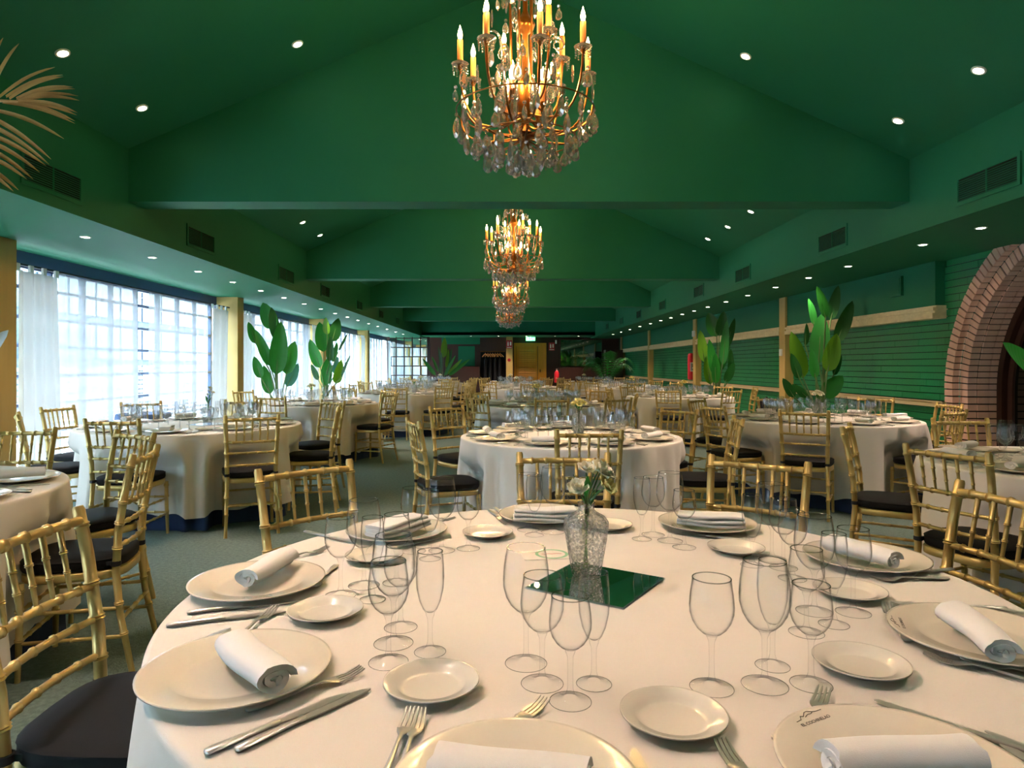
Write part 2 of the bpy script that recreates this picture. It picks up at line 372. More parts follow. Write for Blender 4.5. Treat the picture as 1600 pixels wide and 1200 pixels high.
# ---- brick wall with arch
YC_A, ZC_A, R_A = 5.93, 1.0, 1.83
def arch_edge(z): return YC_A + (math.sqrt(max(0, R_A ** 2 - (z - ZC_A) ** 2)) if z > ZC_A else R_A)
wb = MB(); NZ = 50
for i in range(NZ):
    z0, z1 = ZS * i / NZ, ZS * (i + 1) / NZ
    a0, a1 = arch_edge(z0), arch_edge(z1)
    x = XWR + .014
    wb.poly([(x, a0, z0), (x, a1, z1), (x, YD, z1), (x, YD, z0)])
    n0, n1 = 2 * YC_A - a0, 2 * YC_A - a1
    wb.poly([(x, YB, z0), (x, YB, z1), (x, n1, z1), (x, n0, z0)])
wall = struct(link('wall_right', wb.mesh('wall_right', M['green_joint'], False)))
CH, CJ, BL = .081, .011, .25
nb = 0; rest = MB(); bricks = []
rows_n = int(ZS / CH) + 1
for r in range(rows_n):
    z0 = r * CH; zm = z0 + CH / 2
    if .80 < zm < .90: continue
    y = arch_edge(zm) + .005; first = True
    while y < 28.6:
        L = BL * (.5 if first and r % 2 else 1); first = False
        if zm > 1.83 and y + L > 7.80: L = 7.80 - y
        if L < .04: break
        bricks.append((y, z0, L)); y += L
        if zm > 1.83 and y >= 7.79: break
bricks.sort(key=lambda b: b[0])
bme = {}
for i, (y, z0, L) in enumerate(bricks):
    jx = random.uniform(-.0015, .0015); g = .0006
    if i < 300:
        k = round(L, 2)
        if k not in bme:
            bme[k] = MB().box((0, g, CJ / 2), (.016, k - g, CH - CJ / 2)).mesh('brick', M['green_brick'], False)
        link('brick', bme[k], wall, (XWR + jx, y, z0))
    elif y < 28.6:
        rest.box((XWR + jx, y + g, z0 + CJ / 2), (XWR + .016, y + L - g, z0 + CH - CJ / 2))
stuff(link('brick_courses', rest.mesh('brick_courses', M['green_brick'], False), wall))
# chair rail, upper green panels and stone ledges between the pillars
struct(link('trim_1', MB().box((XWR - .035, 7.79, .815), (XWR + .02, 28.7, .885)).box((XWR - .045, 7.79, .872), (XWR + .02, 28.7, .885)).mesh('trim_1', M['cream'], False)))
segs = [(7.80, 11.9), (12.15, 17.5), (17.75, 23.15), (23.4, 28.7)]
for i, (a, b) in enumerate(segs):
    p = struct(boxobj('wall_panel', (XWR - .11, a, 1.985), (XWR + .02, b, ZS), M['green']))
    lg = MB()
    for (d, z0, z1) in ((.16, 1.84, 1.90), (.135, 1.90, 1.93), (.155, 1.93, 1.965), (.12, 1.965, 1.99)): lg.box((XWR - d, a - (.03 if i == 0 else 0), z0), (XWR + .02, b, z1))
    struct(link('trim_%d' % (i + 2), lg.mesh('stone_ledge', M['travertine'], False)))
sp = empty('wall_speaker', (XWR - .11, 8.55, 2.17)); tag(sp, 'flat green painted square wall box on the upper panel near the brick arch', 'wall box')
link('box_body', MB().box((-.035, -.13, 0), (0, .13, .24)).mesh('box_body', M['green'], False), sp)
link('grille', MB().box((-.042, -.11, .02), (-.034, .11, .22)).mesh('grille', M['green'], False), sp)
# arch of tan bricks: two stepped rings, a deep reveal
arch = struct(link('brick_archway', None))
def ring_pts(r): 
    out = []; z = 0.0; n = 0
    step = .080
    while z < ZC_A - 1e-6: out.append((YC_A + r, z, 0)); z += step
    a = (z - ZC_A) / R_A; da = step / R_A
    while ZC_A + (r) * math.sin(a) < ZS + .14 and a < PI / 2: out.append((YC_A + r * math.cos(a), ZC_A + r * math.sin(a), a)); a += da
    return out
def arch_course(name, r0, r1, x0, x1, h=.064, long=False):
    mes = MB().box((x0, r0 - R_A, 0), (x1, r1 - R_A, h)).mesh('brick', M['brick'], False)
    wd = MB(); h0, h1 = h * r0 / R_A, h * r1 / R_A; y0, y1 = r0 - R_A, r1 - R_A
    wd.prism([(x0, y0, 0), (x0, y1, 0), (x0, y1, h1), (x0, y0, h0)], (x1 - x0, 0, 0)); me2 = wd.mesh('brick', M['brick'], False)
    for (y, z, a) in ring_pts(R_A):
        me = me2 if a > 0 else mes
        o = link('brick', me, arch, (random.uniform(-.003, .003), y, z), (max(0, a), 0, 0))
arch_course('a', R_A - .135, R_A, XWR - .03, XWR + .05)
arch_course('b', R_A - .27, R_A - .14, XWR + .05, XWR + .15)
for k in range(2): arch_course('c', R_A - .285, R_A - .255, XWR + .153 + k * .125, XWR + .27 + k * .125)
def arch_shell(m, r, x0, x1, name, thick=.02, par=arch):
    mb = MB(); rows = []
    pts = [(YC_A + r, 0)] + [(YC_A + r * math.cos(a), ZC_A + r * math.sin(a)) for a in [i * PI / 40 for i in range(41)]] + [(YC_A - r, 0)]
    pts2 = [(YC_A + (r + thick), 0)] + [(YC_A + (r + thick) * math.cos(a), ZC_A + (r + thick) * math.sin(a)) for a in [i * PI / 40 for i in range(41)]] + [(YC_A - r - thick, 0)]
    mb.quadgrid([[(x0, p[0], p[1]), (x1, p[0], p[1]), (x1, q[0], q[1]), (x0, q[0], q[1])] for p, q in zip(pts, pts2)], True, True, True)
    return link(name, mb.mesh(name, m, False), par)
arch_shell(M['mortar'], R_A - .12, XWR - .012, XWR + .05, 'mortar_ring', .115)
arch_shell(M['mortar'], R_A - .255, XWR + .06, XWR + .145, 'mortar_ring', .12)
arch_shell(M['mortar'], R_A - .27, XWR + .15, XWR + .42, 'mortar_reveal', .012)
w7 = struct(link('window_7', None))
arch_shell(M['wood_dark'], R_A - .36, XWR + .36, XWR + .44, 'window_frame', .09, w7)
arch_shell(M['wood_dark'], R_A - .46, XWR + .40, XWR + .46, 'window_frame', .07, w7)
gp = [(XWR + .43, YC_A + (R_A - .4), 0.05)] + [(XWR + .43, YC_A + (R_A - .4) * math.cos(a), ZC_A + (R_A - .4) * math.sin(a)) for a in [i * PI / 30 for i in range(31)]] + [(XWR + .43, YC_A - (R_A - .4), .05)]
link('pane', MB().prism(gp, (.006, 0, 0)).mesh('pane', M['dark_pane'], False), w7)
link('mullion', MB().box((XWR + .40, 6.55, 0), (XWR + .46, 6.61, 2.3)).mesh('mullion', M['wood_dark'], False), w7)
struct(boxobj('wall_recess', (XWR + .47, 3.5, 0), (XWR + .6, 8.4, ZS), M['black']))
# ================================================================== BACK WALL (Y = 30)
def bx(px0, py0, px1, py1, Y): a = atY(px0, py0, Y); b = atY(px1, py1, Y); return a.x, b.x, b.z, a.z
struct(boxobj('wall_back', (XWL - .3, YD, 0), (XWR + .2, YD + .15, ZS + .2), M['wood_dark']))
Yb = YD - .01
def bbox(name, px0, py0, px1, py1, d, m, parent=None, z0=None, Yw=Yb):
    x0, x1, zb, zt = bx(px0, py0, px1, py1, Yw)
    if z0 is not None: zb = z0
    return link(name, MB().box((x0, Yw - d, zb), (x1, Yw, zt)).mesh(name, m, False), parent)
mr = bbox('wall_mirror', 876, 531, 940, 572, .03, M['dim_mirror']); tag(mr, 'wide dark framed wall mirror on the back wall, reflecting ceiling lights', 'mirror')
for (a, b_, c_, d_) in ((874.5, 529, 941.5, 531), (874.5, 572, 941.5, 574), (874.5, 531, 876, 572), (940, 531, 941.5, 572)): bbox('mirror_frame', a, b_, c_, d_, .05, M['wood_dark'], mr)
struct(bbox('wall_panel', 716, 541, 742, 572, .03, M['green']))  # green panel in place of a lit green wall beyond a gap
gp_ = struct(bbox('wall_panel', 690, 524, 750, 538, .04, M['green']))
ctr = bbox('half_wall', 872, 574, 952, 600, .5, M['wood_dark'], None, 0); tag(ctr, 'dark brown half-height counter wall below the back mirror', 'counter')
ctr2 = bbox('half_wall', 704, 573, 750, 600, .5, M['wood_dark'], None, 0); tag(ctr2, 'dark brown counter between the far plant and the cloakroom', 'counter')
cab = empty('tall_cabinet', (4.6, 28.6, 0)); tag(cab, 'dark brown tall cabinet in the far corner behind the palm', 'cabinet')
link('cabinet_body', MB().box((-.42, -.3, 0), (.3, .3, 1.95)).mesh('cabinet_body', M['wood_dark'], False), cab)
link('door', MB().box((-.4, -.32, .05), (-.06, -.3, 1.9)).mesh('door', M['wood_dark'], False), cab); link('door', MB().box((-.04, -.32, .05), (.28, -.3, 1.9)).mesh('door', M['wood_dark'], False), cab)
# cloakroom niche, its inner shade a flat black sheet, with hangers and coats
cl = struct(bbox('wall_niche_shade', 751, 549, 790, 600, .012, M['black'], None, 0))
x0, x1, zb, zt = bx(751, 549.5, 789, 551, Yb)
rod = link('clothes_rail', MB().tube([(x0, Yb - .25, zt), (x1, Yb - .25, zt)], .02, 8).mesh('clothes_rail', M['brass'])); tag(rod, 'brass clothes rail across the dark cloakroom niche', 'rail')
hme = MB().tube([(0, -.2, -.13), (0, -.1, -.05), (0, 0, 0), (0, .1, -.05), (0, .2, -.13)], .022, 6).tube([(0, 0, 0), (0, 0, .06)], .006, 5)
hme = hme.mesh('clothes_hanger', M['hanger'])
coat = MB().lathe([(.02, 0), (.16, -.12), (.19, -.3), (.20, -.9), (.22, -1.2)], 14, (0, 0, 0), True, True, .36, 1).mesh('coat', M['black'])
for i in range(7):
    hx = x0 + .22 + (x1 - x0 - .44) * i / 6
    h = link('clothes_hanger', hme, None, (hx, Yb - .27, zt - .1), (0, 0, random.uniform(.5, 1.1)))
    tag(h, 'orange wooden hanger on the cloakroom rail, %s from the left' % ['first', 'second', 'third', 'fourth', 'fifth', 'sixth', 'seventh'][i], 'hanger', 'hangers on the cloakroom rail')
    if i % 2 == 0:
        k = link('dark_coat', coat, None, (hx, Yb - .25, zt - .27))
        tag(k, 'dark coat hanging in the cloakroom, %s from the left' % ['first', '', 'second', '', 'third', '', 'fourth'][i], 'coat', 'coats in the cloakroom')
struct(boxobj('pillar', (bx(791, 524, 801, 600, 29.6)[0], 29.4, 0), (bx(791, 524, 801, 600, 29.6)[1], YD, ZS + .06), M['pillar']))
# golden door
d1 = struct(link('door_1', None))
for (a, b_, c_, d_) in ((803, 537, 806.5, 600), (850, 537, 853.5, 600)): bbox('door_frame', a, b_, c_, d_, .10, M['oak'], d1, 0)
bbox('door_frame', 803, 536, 853.5, 541, .12, M['oak'], d1)
bbox('door_leaf', 807, 541, 839.5, 600, .04, M['oak'], d1, 0); bbox('door_leaf', 840.5, 541, 850, 600, .05, M['oak'], d1, 0)
x0, x1, zb, zt = bx(810, 545, 837, 586, Yb)
slm = MB().box((x0, -.02, 0), (x1, .012, .085)).mesh('slat', M['oak'], False)
for k in range(17): link('slat', slm, d1, (0, Yb - .045, .35 + k * .098), (-.3, 0, 0))
link('handle', MB().tube([(bx(844, 0, 0, 0, Yb)[0], Yb - .1, 1.0), (bx(844, 0, 0, 0, Yb)[0], Yb - .1, 1.12)], .03, 8).mesh('handle', M['brass']), d1)
# signs
ex = empty('exit_sign', atY(829, 529.5, 29.2)); tag(ex, 'small lit green exit sign with running figure above the golden door', 'sign')
link('sign_box', MB().box((-.20, 0, -.085), (.20, .05, .085)).mesh('sign_box', M['exit'], False), ex)
man = MB().box((-.17, -.004, -.06), (-.08, 0, .065)).box((.05, -.004, -.01), (.15, 0, .012)).prism([(.15, -.004, .035), (.15, -.004, -.035), (.18, -.004, 0)], (0, .004, 0))
man.tube([(-.02, -.004, -.06), (0, -.004, -.02), (.0, -.004, .03)], .012, 6).tube([(.04, -.004, -.05), (.01, -.004, -.02)], .011, 6).sphere((.005, -.004, .055), .016, 8, 5)
link('pictogram', man.mesh('pictogram', M['exit_white'], False), ex)
link('bracket', MB().box((-.02, .015, .085), (.02, .035, .16)).mesh('bracket', M['white_plastic'], False), ex)
def fire_sign(px, py, Y, label, s=1.0):
    o = empty('fire_sign', atY(px, py, Y)); tag(o, label, 'sign', 'red fire signs')
    link('sign_plate', MB().box((-.13 * s, 0, -.18 * s), (.13 * s, .01, .18 * s)).mesh('sign_plate', M['sign_red'], False), o)
    p = MB().box((-.08 * s, -.004, -.07 * s), (-.02 * s, 0, .08 * s)).box((-.07 * s, -.004, .09 * s), (-.03 * s, 0, .12 * s)).box((.03 * s, -.004, -.05 * s), (.09 * s, 0, .11 * s)).box((-.1 * s, -.004, -.15 * s), (.1 * s, 0, -.12 * s))
    link('pictogram', p.mesh('pictogram', M['sign_white'], False), o); return o
fire_sign(795.7, 538, 29.38, 'red and white extinguisher sign on the beige pillar beside the golden door')
fire_sign(862, 541.5, YD - .03, 'red and white extinguisher sign on dark wood right of the golden door')
al = link('alarm_button', MB().lathe([(.07, 0), (.07, .02), (.04, .035), (.0001, .035)], 16).mesh('alarm_button', M['sign_red']), None, atY(795.5, 562.5, 29.39), (PI / 2, 0, 0)); tag(al, 'small round red alarm button low on the beige back pillar', 'alarm button')
se = boxobj('motion_sensor', (0, 0, 0), (.07, .05, .16), M['white_plastic']); se.location = atY(867.5, 537, YD - .07); tag(se, 'small white motion sensor on the back wall right of the exit sign', 'sensor')
fx = empty('fire_extinguisher', (atY(870, 590, 29.4).x, 29.45, .55)); tag(fx, 'red fire extinguisher on the dark back wall by the golden door', 'fire extinguisher')
link('cylinder_body', MB().lathe([(.001, 0), (.1, .01), (.1, .42), (.06, .5), (.03, .53)], 16).mesh('cylinder_body', M['red']), fx)
link('valve', MB().lathe([(.03, .53), (.03, .58), (.05, .6), (.001, .61)], 12).mesh('valve', M['white_plastic']), fx)
link('hose', MB().tube([(.03, -.03, .57), (.13, -.05, .5), (.13, -.05, .2)], .012, 6).mesh('hose', M['black']), fx)
link('bracket', MB().box((-.03, .08, .2), (.03, .83, .24)).mesh('bracket', M['iron'], False), fx)
# red extinguisher cover on the brick wall, white box and signs near it
rc = empty('extinguisher_cover', (4.93, 18.05, .92)); tag(rc, 'tall red extinguisher cover with white panel hanging beside the brick wall pillar', 'extinguisher cover')
link('cover', MB().lathe([(.001, 0), (.07, .0), (.085, .05), (.085, .64), (.06, .7), (.001, .71)], 16, (0, 0, 0)).mesh('cover', M['red']), rc)
link('label_panel', MB().box((-.04, -.092, .22), (.05, -.083, .46)).mesh('label_panel', M['sign_white'], False), rc)
link('lettering', MB().box((-.02, -.096, .25), (-.008, -.09, .43)).box((.008, -.096, .25), (.03, -.09, .3)).box((.008, -.096, .33), (.03, -.09, .43)).mesh('lettering', M['iron'], False), rc)
eb = boxobj('emergency_light', (4.865, 17.53, 2.05), (4.9, 17.72, 2.2), M['white_plastic']); tag(eb, 'white emergency light box high on the pillar beside the red cover', 'light box')
th = boxobj('thermostat', (-.02, -.05, -.06), (0, .05, .06), M['white_plastic']); th.location = (4.9, 12.06, 1.53); tag(th, 'small white thermostat on the beige pillar left of the big plant', 'thermostat')
# lattice glass partition at the far left
lat = struct(link('window_8', None)); Yl = 28.6
xa, xb = XWL + .1, -3.25
lf = MB(); nx_, nz_ = 5, 6
for i in range(nx_ + 1):
    hw = .06 if i in (0, nx_) else .022; xx = xa + (xb - xa) * i / nx_; lf.box((xx - hw, Yl - .03, 0), (xx + hw, Yl + .03, ZS))
for j in range(nz_ + 1): zz = .1 + (ZS - .15) * j / nz_; lf.box((xa, Yl - .025, zz - .022), (xb, Yl + .025, zz + .022))
link('window_frame', lf.mesh('window_frame', M['wood_dark'], False), lat)
pm = MB().box((0, -.004, 0), ((xb - xa) / nx_, .004, (ZS - .15) / nz_)).mesh('pane', M['mirror'], False)
for i in range(nx_):
    for j in range(nz_): link('pane', pm, lat, (xa + (xb - xa) * i / nx_, Yl, .1 + (ZS - .15) * j / nz_), (0, 0, random.uniform(-.012, .012)))
# ================================================================== DOWNLIGHTS AND VENTS
dl_lamp = MB().lathe([(.0001, 0), (.034, 0)], 20).mesh('lamp_lens', M['lamp'], False)
dl_ring = MB().lathe([(.034, .004), (.035, -.004), (.047, -.004), (.049, .004)], 24).mesh('trim_ring', M['white_plastic'])
def downlight(p, slope, label, group, W, cone=95, spot=True):
    o = empty('downlight', p); o.rotation_euler = (0, slope, 0); tag(o, label, 'downlight', group)
    link('lamp_lens', dl_lamp, o, (0, 0, -.003)); link('trim_ring', dl_ring, o)
    if spot:
        L = D.lights.new('lamp', 'SPOT'); L.energy = W; L.color = WARM; L.spot_size = math.radians(cone); L.spot_blend = 1; L.shadow_soft_size = .035
        link('lamp', L, o, (0, 0, -.02))
sl_l = math.atan2(ZR - ZEL, XM - XL); sl_r = -math.atan2(ZR - ZER, XR - XM)
def roof_hit(px, py):
    dx, dz = (px - CXP) / F, (CYP - py) / F
    # plane left: z = ZR + k (x-XM)
    k = (ZR - ZEL) / (XM - XL) if dx * 1 < XM / 4 else -(ZR - ZER) / (XR - XM)
    Y = (ZR - k * XM - HC) / (dz - k * dx)
    return Vector((dx * Y, Y, HC + dz * Y)), k > 0
def roofname(i): return ORD[i]
roofl = [(98, 82), (222, 168), (465, 68), (1165, 87), (1403, 188), (1529, 109), (1245, -10), (473, 347), (500, 367), (1106, 373), (1137, 354), (1173, 330), (1004, 437)]
nl = nr = 0
for (px, py) in roofl:
    p, left = roof_hit(px, py)
    if left: nl += 1; lab = 'warm ceiling downlight on the left roof slope, number %s from the left edge' % ORD[nl - 1]
    else: nr += 1; lab = 'warm ceiling downlight on the right roof slope, %s' % ['nearest the ridge before the front beam', 'above the front beam right end', 'nearest the right edge', 'at the top edge of view', 'furthest left past the front beam', 'middle of three past the front beam', 'closest to the ceiling past the front beam', 'small one past the second beam'][nr - 1]
    p.z -= .006
    downlight(p, -sl_l if left else -sl_r, lab, 'roof downlights', CEIL_W, 42)
for (x, y) in ((-2.2, 1.2), (2.4, 1.2), (-1.4, 2.6)):
    p = Vector((x, y, ZR - abs(x - XM) * .43 - .03)); downlight(p, -sl_l if x < 0 else -sl_r, 'warm ceiling downlight above the near end of the room, at %s' % {-2.2: 'left', 2.4: 'right', -1.4: 'middle'}[x], 'roof downlights', CEIL_W)
for (x, y) in ((-1.6, 13.5), (1.8, 14), (-1.7, 18.5), (1.7, 19), (-1.6, 24), (1.8, 25)):
    p = Vector((x, y, ZR - abs(x - XM) * .43 - .02)); downlight(p, -sl_l if x < 0 else -sl_r, 'warm ceiling downlight high behind the %s beam on the %s slope' % ({13: 'third', 14: 'third', 18: 'fourth', 19: 'fourth', 24: 'fifth', 25: 'fifth'}[int(y)], 'left' if x < 0 else 'right'), 'roof downlights', CEIL_W)
yl = [1.2, 2.9, 4.6, 6.33, 7.53, 8.65, 9.75, 10.87, 12.0, 13.2, 14.4, 15.6, 16.8, 18, 19.4, 20.8, 22.4, 24.2, 26]
for i, y in enumerate(yl): downlight(Vector((-3.92, y, ZS - .002)), 0, 'small downlight in the teal window-side soffit, %s from the near end' % NTH[i], 'window-side soffit downlights', SPOT_W * .5)
yr = [1.5, 3.0, 4.6, 5.91, 6.73, 8.2, 9.27, 10.4, 11.6, 12.75, 13.9, 14.9, 15.9, 17.0, 18.1, 19.4, 20.9, 22.6, 24.3, 26.1]
for i, y in enumerate(yr): downlight(Vector((4.14, y, ZS - .002)), 0, 'small downlight in the green brick-side soffit, %s from the near end' % NTH[i], 'brick-side soffit downlights', SPOT_W)
for i, px in enumerate((735, 779, 823, 868, 905)):
    downlight(Vector(((px - CXP) * 28.6 / F, 28.9, ZS + .048)), 0, 'tiny downlight over the back wall, %s from the left' % ORD[i], 'back wall downlights', SPOT_W * 1.6)
def vent(x, sgn, y0, y1, z0, z1, label):
    L = y1 - y0; H = z1 - z0
    o = empty('air_vent', (x, (y0 + y1) / 2, z0)); tag(o, label, 'vent', 'green air vents'); o.rotation_euler = (0, 0, 0 if sgn > 0 else PI)
    # local: +x points into the wall
    fr = MB().box((-.012, -L / 2 - .03, -.03), (.01, L / 2 + .03, 0)).box((-.012, -L / 2 - .03, H), (.01, L / 2 + .03, H + .03)).box((-.012, -L / 2 - .03, 0), (.01, -L / 2, H)).box((-.012, L / 2, 0), (.01, L / 2 + .03, H)).box((-.008, -.006, 0), (.0, .006, H))
    link('frame', fr.mesh('frame', M['vent'], False), o)
    link('shade_sheet', MB().box((-.002, -L / 2, 0), (.0, L / 2, H)).mesh('shade_sheet', M['vent_shade'], False), o)  # dark sheet painted in for the shade behind the slats
    s = MB().poly([(-.012, -L / 2, 0), (-.012, L / 2, 0), (-.004, L / 2, .010), (-.004, -L / 2, .010)]).mesh('slat', M['vent'], False)
    n = max(6, int(H / .0165))
    for i in range(n): link('slat', s, o, (0, 0, .003 + (H - .01) * i / n))
for i, (a, b_) in enumerate(((4.86, 5.50), (7.32, 7.94), (10.2, 10.82), (12.6, 13.2), (15.6, 16.2), (18.4, 19), (21.2, 21.8), (24.2, 24.8))):
    vent(XR, 1, a, b_, 2.62, 2.80, 'green louvred air vent in the brick-side fascia, %s from the near end' % (ORD + ['seventh', 'eighth'])[i])
for i, (a, b_) in enumerate(((4.82, 5.46), (7.32, 7.96), (10.26, 10.96), (12.6, 13.2), (15.6, 16.2), (18.4, 19), (21.2, 21.8))):
    vent(XL, -1, a, b_, 2.62, 2.80, 'green louvred air vent in the window-side fascia, %s from the near end' % (ORD + ['seventh', 'eighth'])[i])
# ================================================================== CHAIRS
def rod(mb, p0, p1, r, knots=(), n=8, bow=(0, 0, 0), r1=None, steps=0, kr=1.36, kw=.0034):
    """bamboo-style rod: straight or bowed, with raised rings at parameters knots"""
    p0, p1, bow = Vector(p0), Vector(p1), Vector(bow); L = (p1 - p0).length; r1 = r if r1 is None else r1
    ts = [(0, 0), (1, 0)] + [(i / steps, 0) for i in range(1, steps)] if steps else [(0, 0), (1, 0)]
    for k in knots:
        e = kw / L; ts += [(k - 1.6 * e, 0), (k - .7 * e, 1), (k, .35), (k + .7 * e, 1), (k + 1.6 * e, 0)]
    ts = sorted((max(0, min(1, a)), b) for a, b in ts)
    pts, rad = [], []
    for a, b in ts:
        if pts and a - la < 1e-5: continue
        la = a; pts.append(p0.lerp(p1, a) + bow * 4 * a * (1 - a)); rr = r + (r1 - r) * a; rad.append(rr * (1 + (kr - 1) * b))
    mb.tube(pts, rad, n)
    return mb
def poly_rod(mb, P, R, knots, n=10):
    P = [Vector(p) for p in P]; seg = [(P[i + 1] - P[i]).length for i in range(len(P) - 1)]; tot = sum(seg)
    def ev(s):
        i = 0
        while i < len(seg) - 1 and s > seg[i]: s -= seg[i]; i += 1
        u = s / seg[i]; return P[i].lerp(P[i + 1], u), R[i] + (R[i + 1] - R[i]) * u
    ss = [(0, 0), (tot, 0)]; acc = 0
    for s in seg[:-1]: acc += s; ss.append((acc, 0))
    for k in knots:
        for d, b in ((-.009, 0), (-.004, 1), (0, .3), (.004, 1), (.009, 0)): ss.append((k + d, b))
    ss.sort(); pts, rad = [], []
    for s, b in ss:
        if pts and s - ls < 1e-4: continue
        ls = s; p, r = ev(max(0, min(tot, s))); pts.append(p); rad.append(r * (1 + .30 * b))
    return mb.tube(pts, rad, n)
def rounded_outline(wf, wb_, d, n=28, e=3.4):
    out = []
    for i in range(n):
        a = 2 * PI * i / n; c_, s_ = math.cos(a), math.sin(a)
        x = math.copysign(abs(c_) ** (2 / e), c_); y = math.copysign(abs(s_) ** (2 / e), s_)
        w_ = (wf + wb_) / 2 + (wf - wb_) / 2 * y
        out.append((x * w_, y * d))
    return out
def layered(prof, wf, wb_, d, y0, dome=None, n=28):
    mb = MB(); rows = []
    for (z, ins) in prof: rows.append([(x, y + y0, z) for x, y in rounded_outline(wf - ins, wb_ - ins, d - ins, n)])
    if dome is not None:
        for k, h in dome: rows.append([(x * k, y * k + y0, prof[-1][0] + h) for x, y in rounded_outline(wf - prof[-1][1], wb_ - prof[-1][1], d - prof[-1][1], n)])
    mb.quadgrid(rows, True, True, True); return mb
G, CU = M['gold'], M['cushion']
CH_PARTS = []   # (name, mesh, label)
def chair_meshes(n, far=False):
    out = []
    for s in (-1, 1):
        mb = MB(); P = [(s * .190, -.245, 0), (s * .180, -.195, .25), (s * .175, -.178, .43), (s * .178, -.188, .60), (s * .186, -.222, .80), (s * .190, -.248, .915), (s * .190, -.250, .925)]
        R = [.0125, .015, .0165, .0165, .016, .0155, .012]
        poly_rod(mb, P, R, (.17, .30, .535, .64, .73, .885), n); out.append(('rear_leg', mb, G))
    for s in (-1, 1):
        mb = MB(); poly_rod(mb, [(s * .185, .185, 0), (s * .180, .180, .2), (s * .178, .178, .405)], [.0115, .0145, .016], (.17, .29, .375), n); out.append(('front_leg', mb, G))
    for z, y, r, kn in ((.888, -.237, .0125, (.12, .29, .5, .71, .88)), (.715, -.206, .0105, (.12, .29, .5, .71, .88)), (.63, -.192, .0095, (.2, .4, .6, .8)), (.535, -.184, .0095, (.2, .4, .6, .8))):
        mb = MB(); w_ = .178; rod(mb, (-w_, y, z), (w_, y, z), r, kn, n, (0, -.022, 0), None, 8); out.append(('top_rail' if z > .85 else 'back_rail', mb, G))
    for i in range(5):
        x = (-2 + i) * .0565; b = -.022 * (1 - (x / .178) ** 2)
        mb = MB(); rod(mb, (x, -.206 + b, .715), (x, -.237 + b, .888), .0055, (.33, .62), n, (0, 0, 0), .0085, 2, 1.4, .0034); out.append(('spindle', mb, G))
    for z in (.285, .165):
        mb = MB(); rod(mb, (-.178, .180, z), (.178, .180, z), .0085, (.25, .5, .75), n); out.append(('stretcher', mb, G))
        for s in (-1, 1):
            mb = MB(); rod(mb, (s * .18, .18, z - .01), (s * .183, -.205, z - .01), .0085, (.25, .5, .75), n); out.append(('stretcher', mb, G))
    mb = MB(); rod(mb, (-.178, -.205, .23), (.178, -.205, .23), .0085, (.25, .5, .75), n); out.append(('stretcher', mb, G))
    nn = 28 if not far else 16
    out.append(('seat_frame', layered([(.398, .006), (.402, 0), (.432, 0), (.436, .006)], .212, .192, .205, .0, None, nn), G))
    out.append(('cushion', layered([(.437, .014), (.441, .004), (.452, -.001), (.474, .0), (.479, .002), (.481, -.002), (.484, .002)], .212, .190, .205, .005, [(.97, .004), (.8, .010), (.45, .014), (.05, .015)], nn), CU))
    for s in (-1, 1):
        out.append(('tie', MB().lathe([(.0175, 0), (.021, .002), (.021, .020), (.0175, .022)], 10, (s * .175, -.178, .452)).box((s * .165 - .008, -.165, .455), (s * .165 + .008, -.13, .470)), M['strap']))
    return out
near_parts = [(nm, mb.mesh(nm, m_)) for nm, mb, m_ in chair_meshes(8)]
fm = MB()
fmats = [G, CU]
for nm, mb, m_ in chair_meshes(5, True):
    if nm == 'tie': continue
    b = len(fm.v); fm.v.extend(mb.v); fm.f.extend(tuple(i + b for i in f_) for f_ in mb.f); fm.mi.extend([1 if m_ is CU else 0] * len(mb.f))
fm.m = 1
far_chair = fm.mesh('gold_chair', fmats)
USED = {}
SEATS = []
def chair(bx_, by_, tx, ty, tname, tc, how='', back=True):
    """(bx,by) = middle of the top rail, faces towards (tx,ty); tc = table centre"""
    d = Vector((tx - bx_, ty - by_)).normalized()
    if tname[:4] in ('four', 'fift', 'sixt') and any(math.hypot(P0[0] - bx_ - d.x * .259, P0[1] - by_ - d.y * .259) < .52 for P0 in SEATS): return
    rad = T[tname][2]; q = Vector((bx_ - tc[0], by_ - tc[1])); need = rad + .36
    if q.length < need: q = q.normalized() * need; bx_, by_ = tc[0] + q.x, tc[1] + q.y
    P = Vector((bx_, by_)) + d * (.259 if back else 0)
    rz = math.atan2(d.y, d.x) - PI / 2
    hr = int(round(math.degrees(math.atan2(P.x - tc[0], P.y - tc[1])) / 30)) % 12
    used = USED.setdefault(tname, set())
    for dh in (0, 1, -1, 2, -2, 3):
        if (hr + dh) % 12 not in used: hr = (hr + dh) % 12; break
    used.add(hr); SEATS.append((P.x, P.y, d.x, d.y))
    lab = "gold bamboo-style chair with black cushion at %s o'clock of the %s" % (CLOCK[hr], tname)
    if P.y < 12.5:
        o = empty('gold_chair', (P.x, P.y, 0), rz)
        for nm, me in near_parts:
            pt = link(nm, me, o)
            if nm == 'cushion': pt['label'] = 'black seat cushion'
            if nm == 'tie': pt['label'] = 'black tie strap'
    else:
        o = link('gold_chair', far_chair, None, (P.x, P.y, 0), (0, 0, rz))
    tag(o, lab, 'chair', 'gold chairs at the %s' % tname); return o
TZ = .765
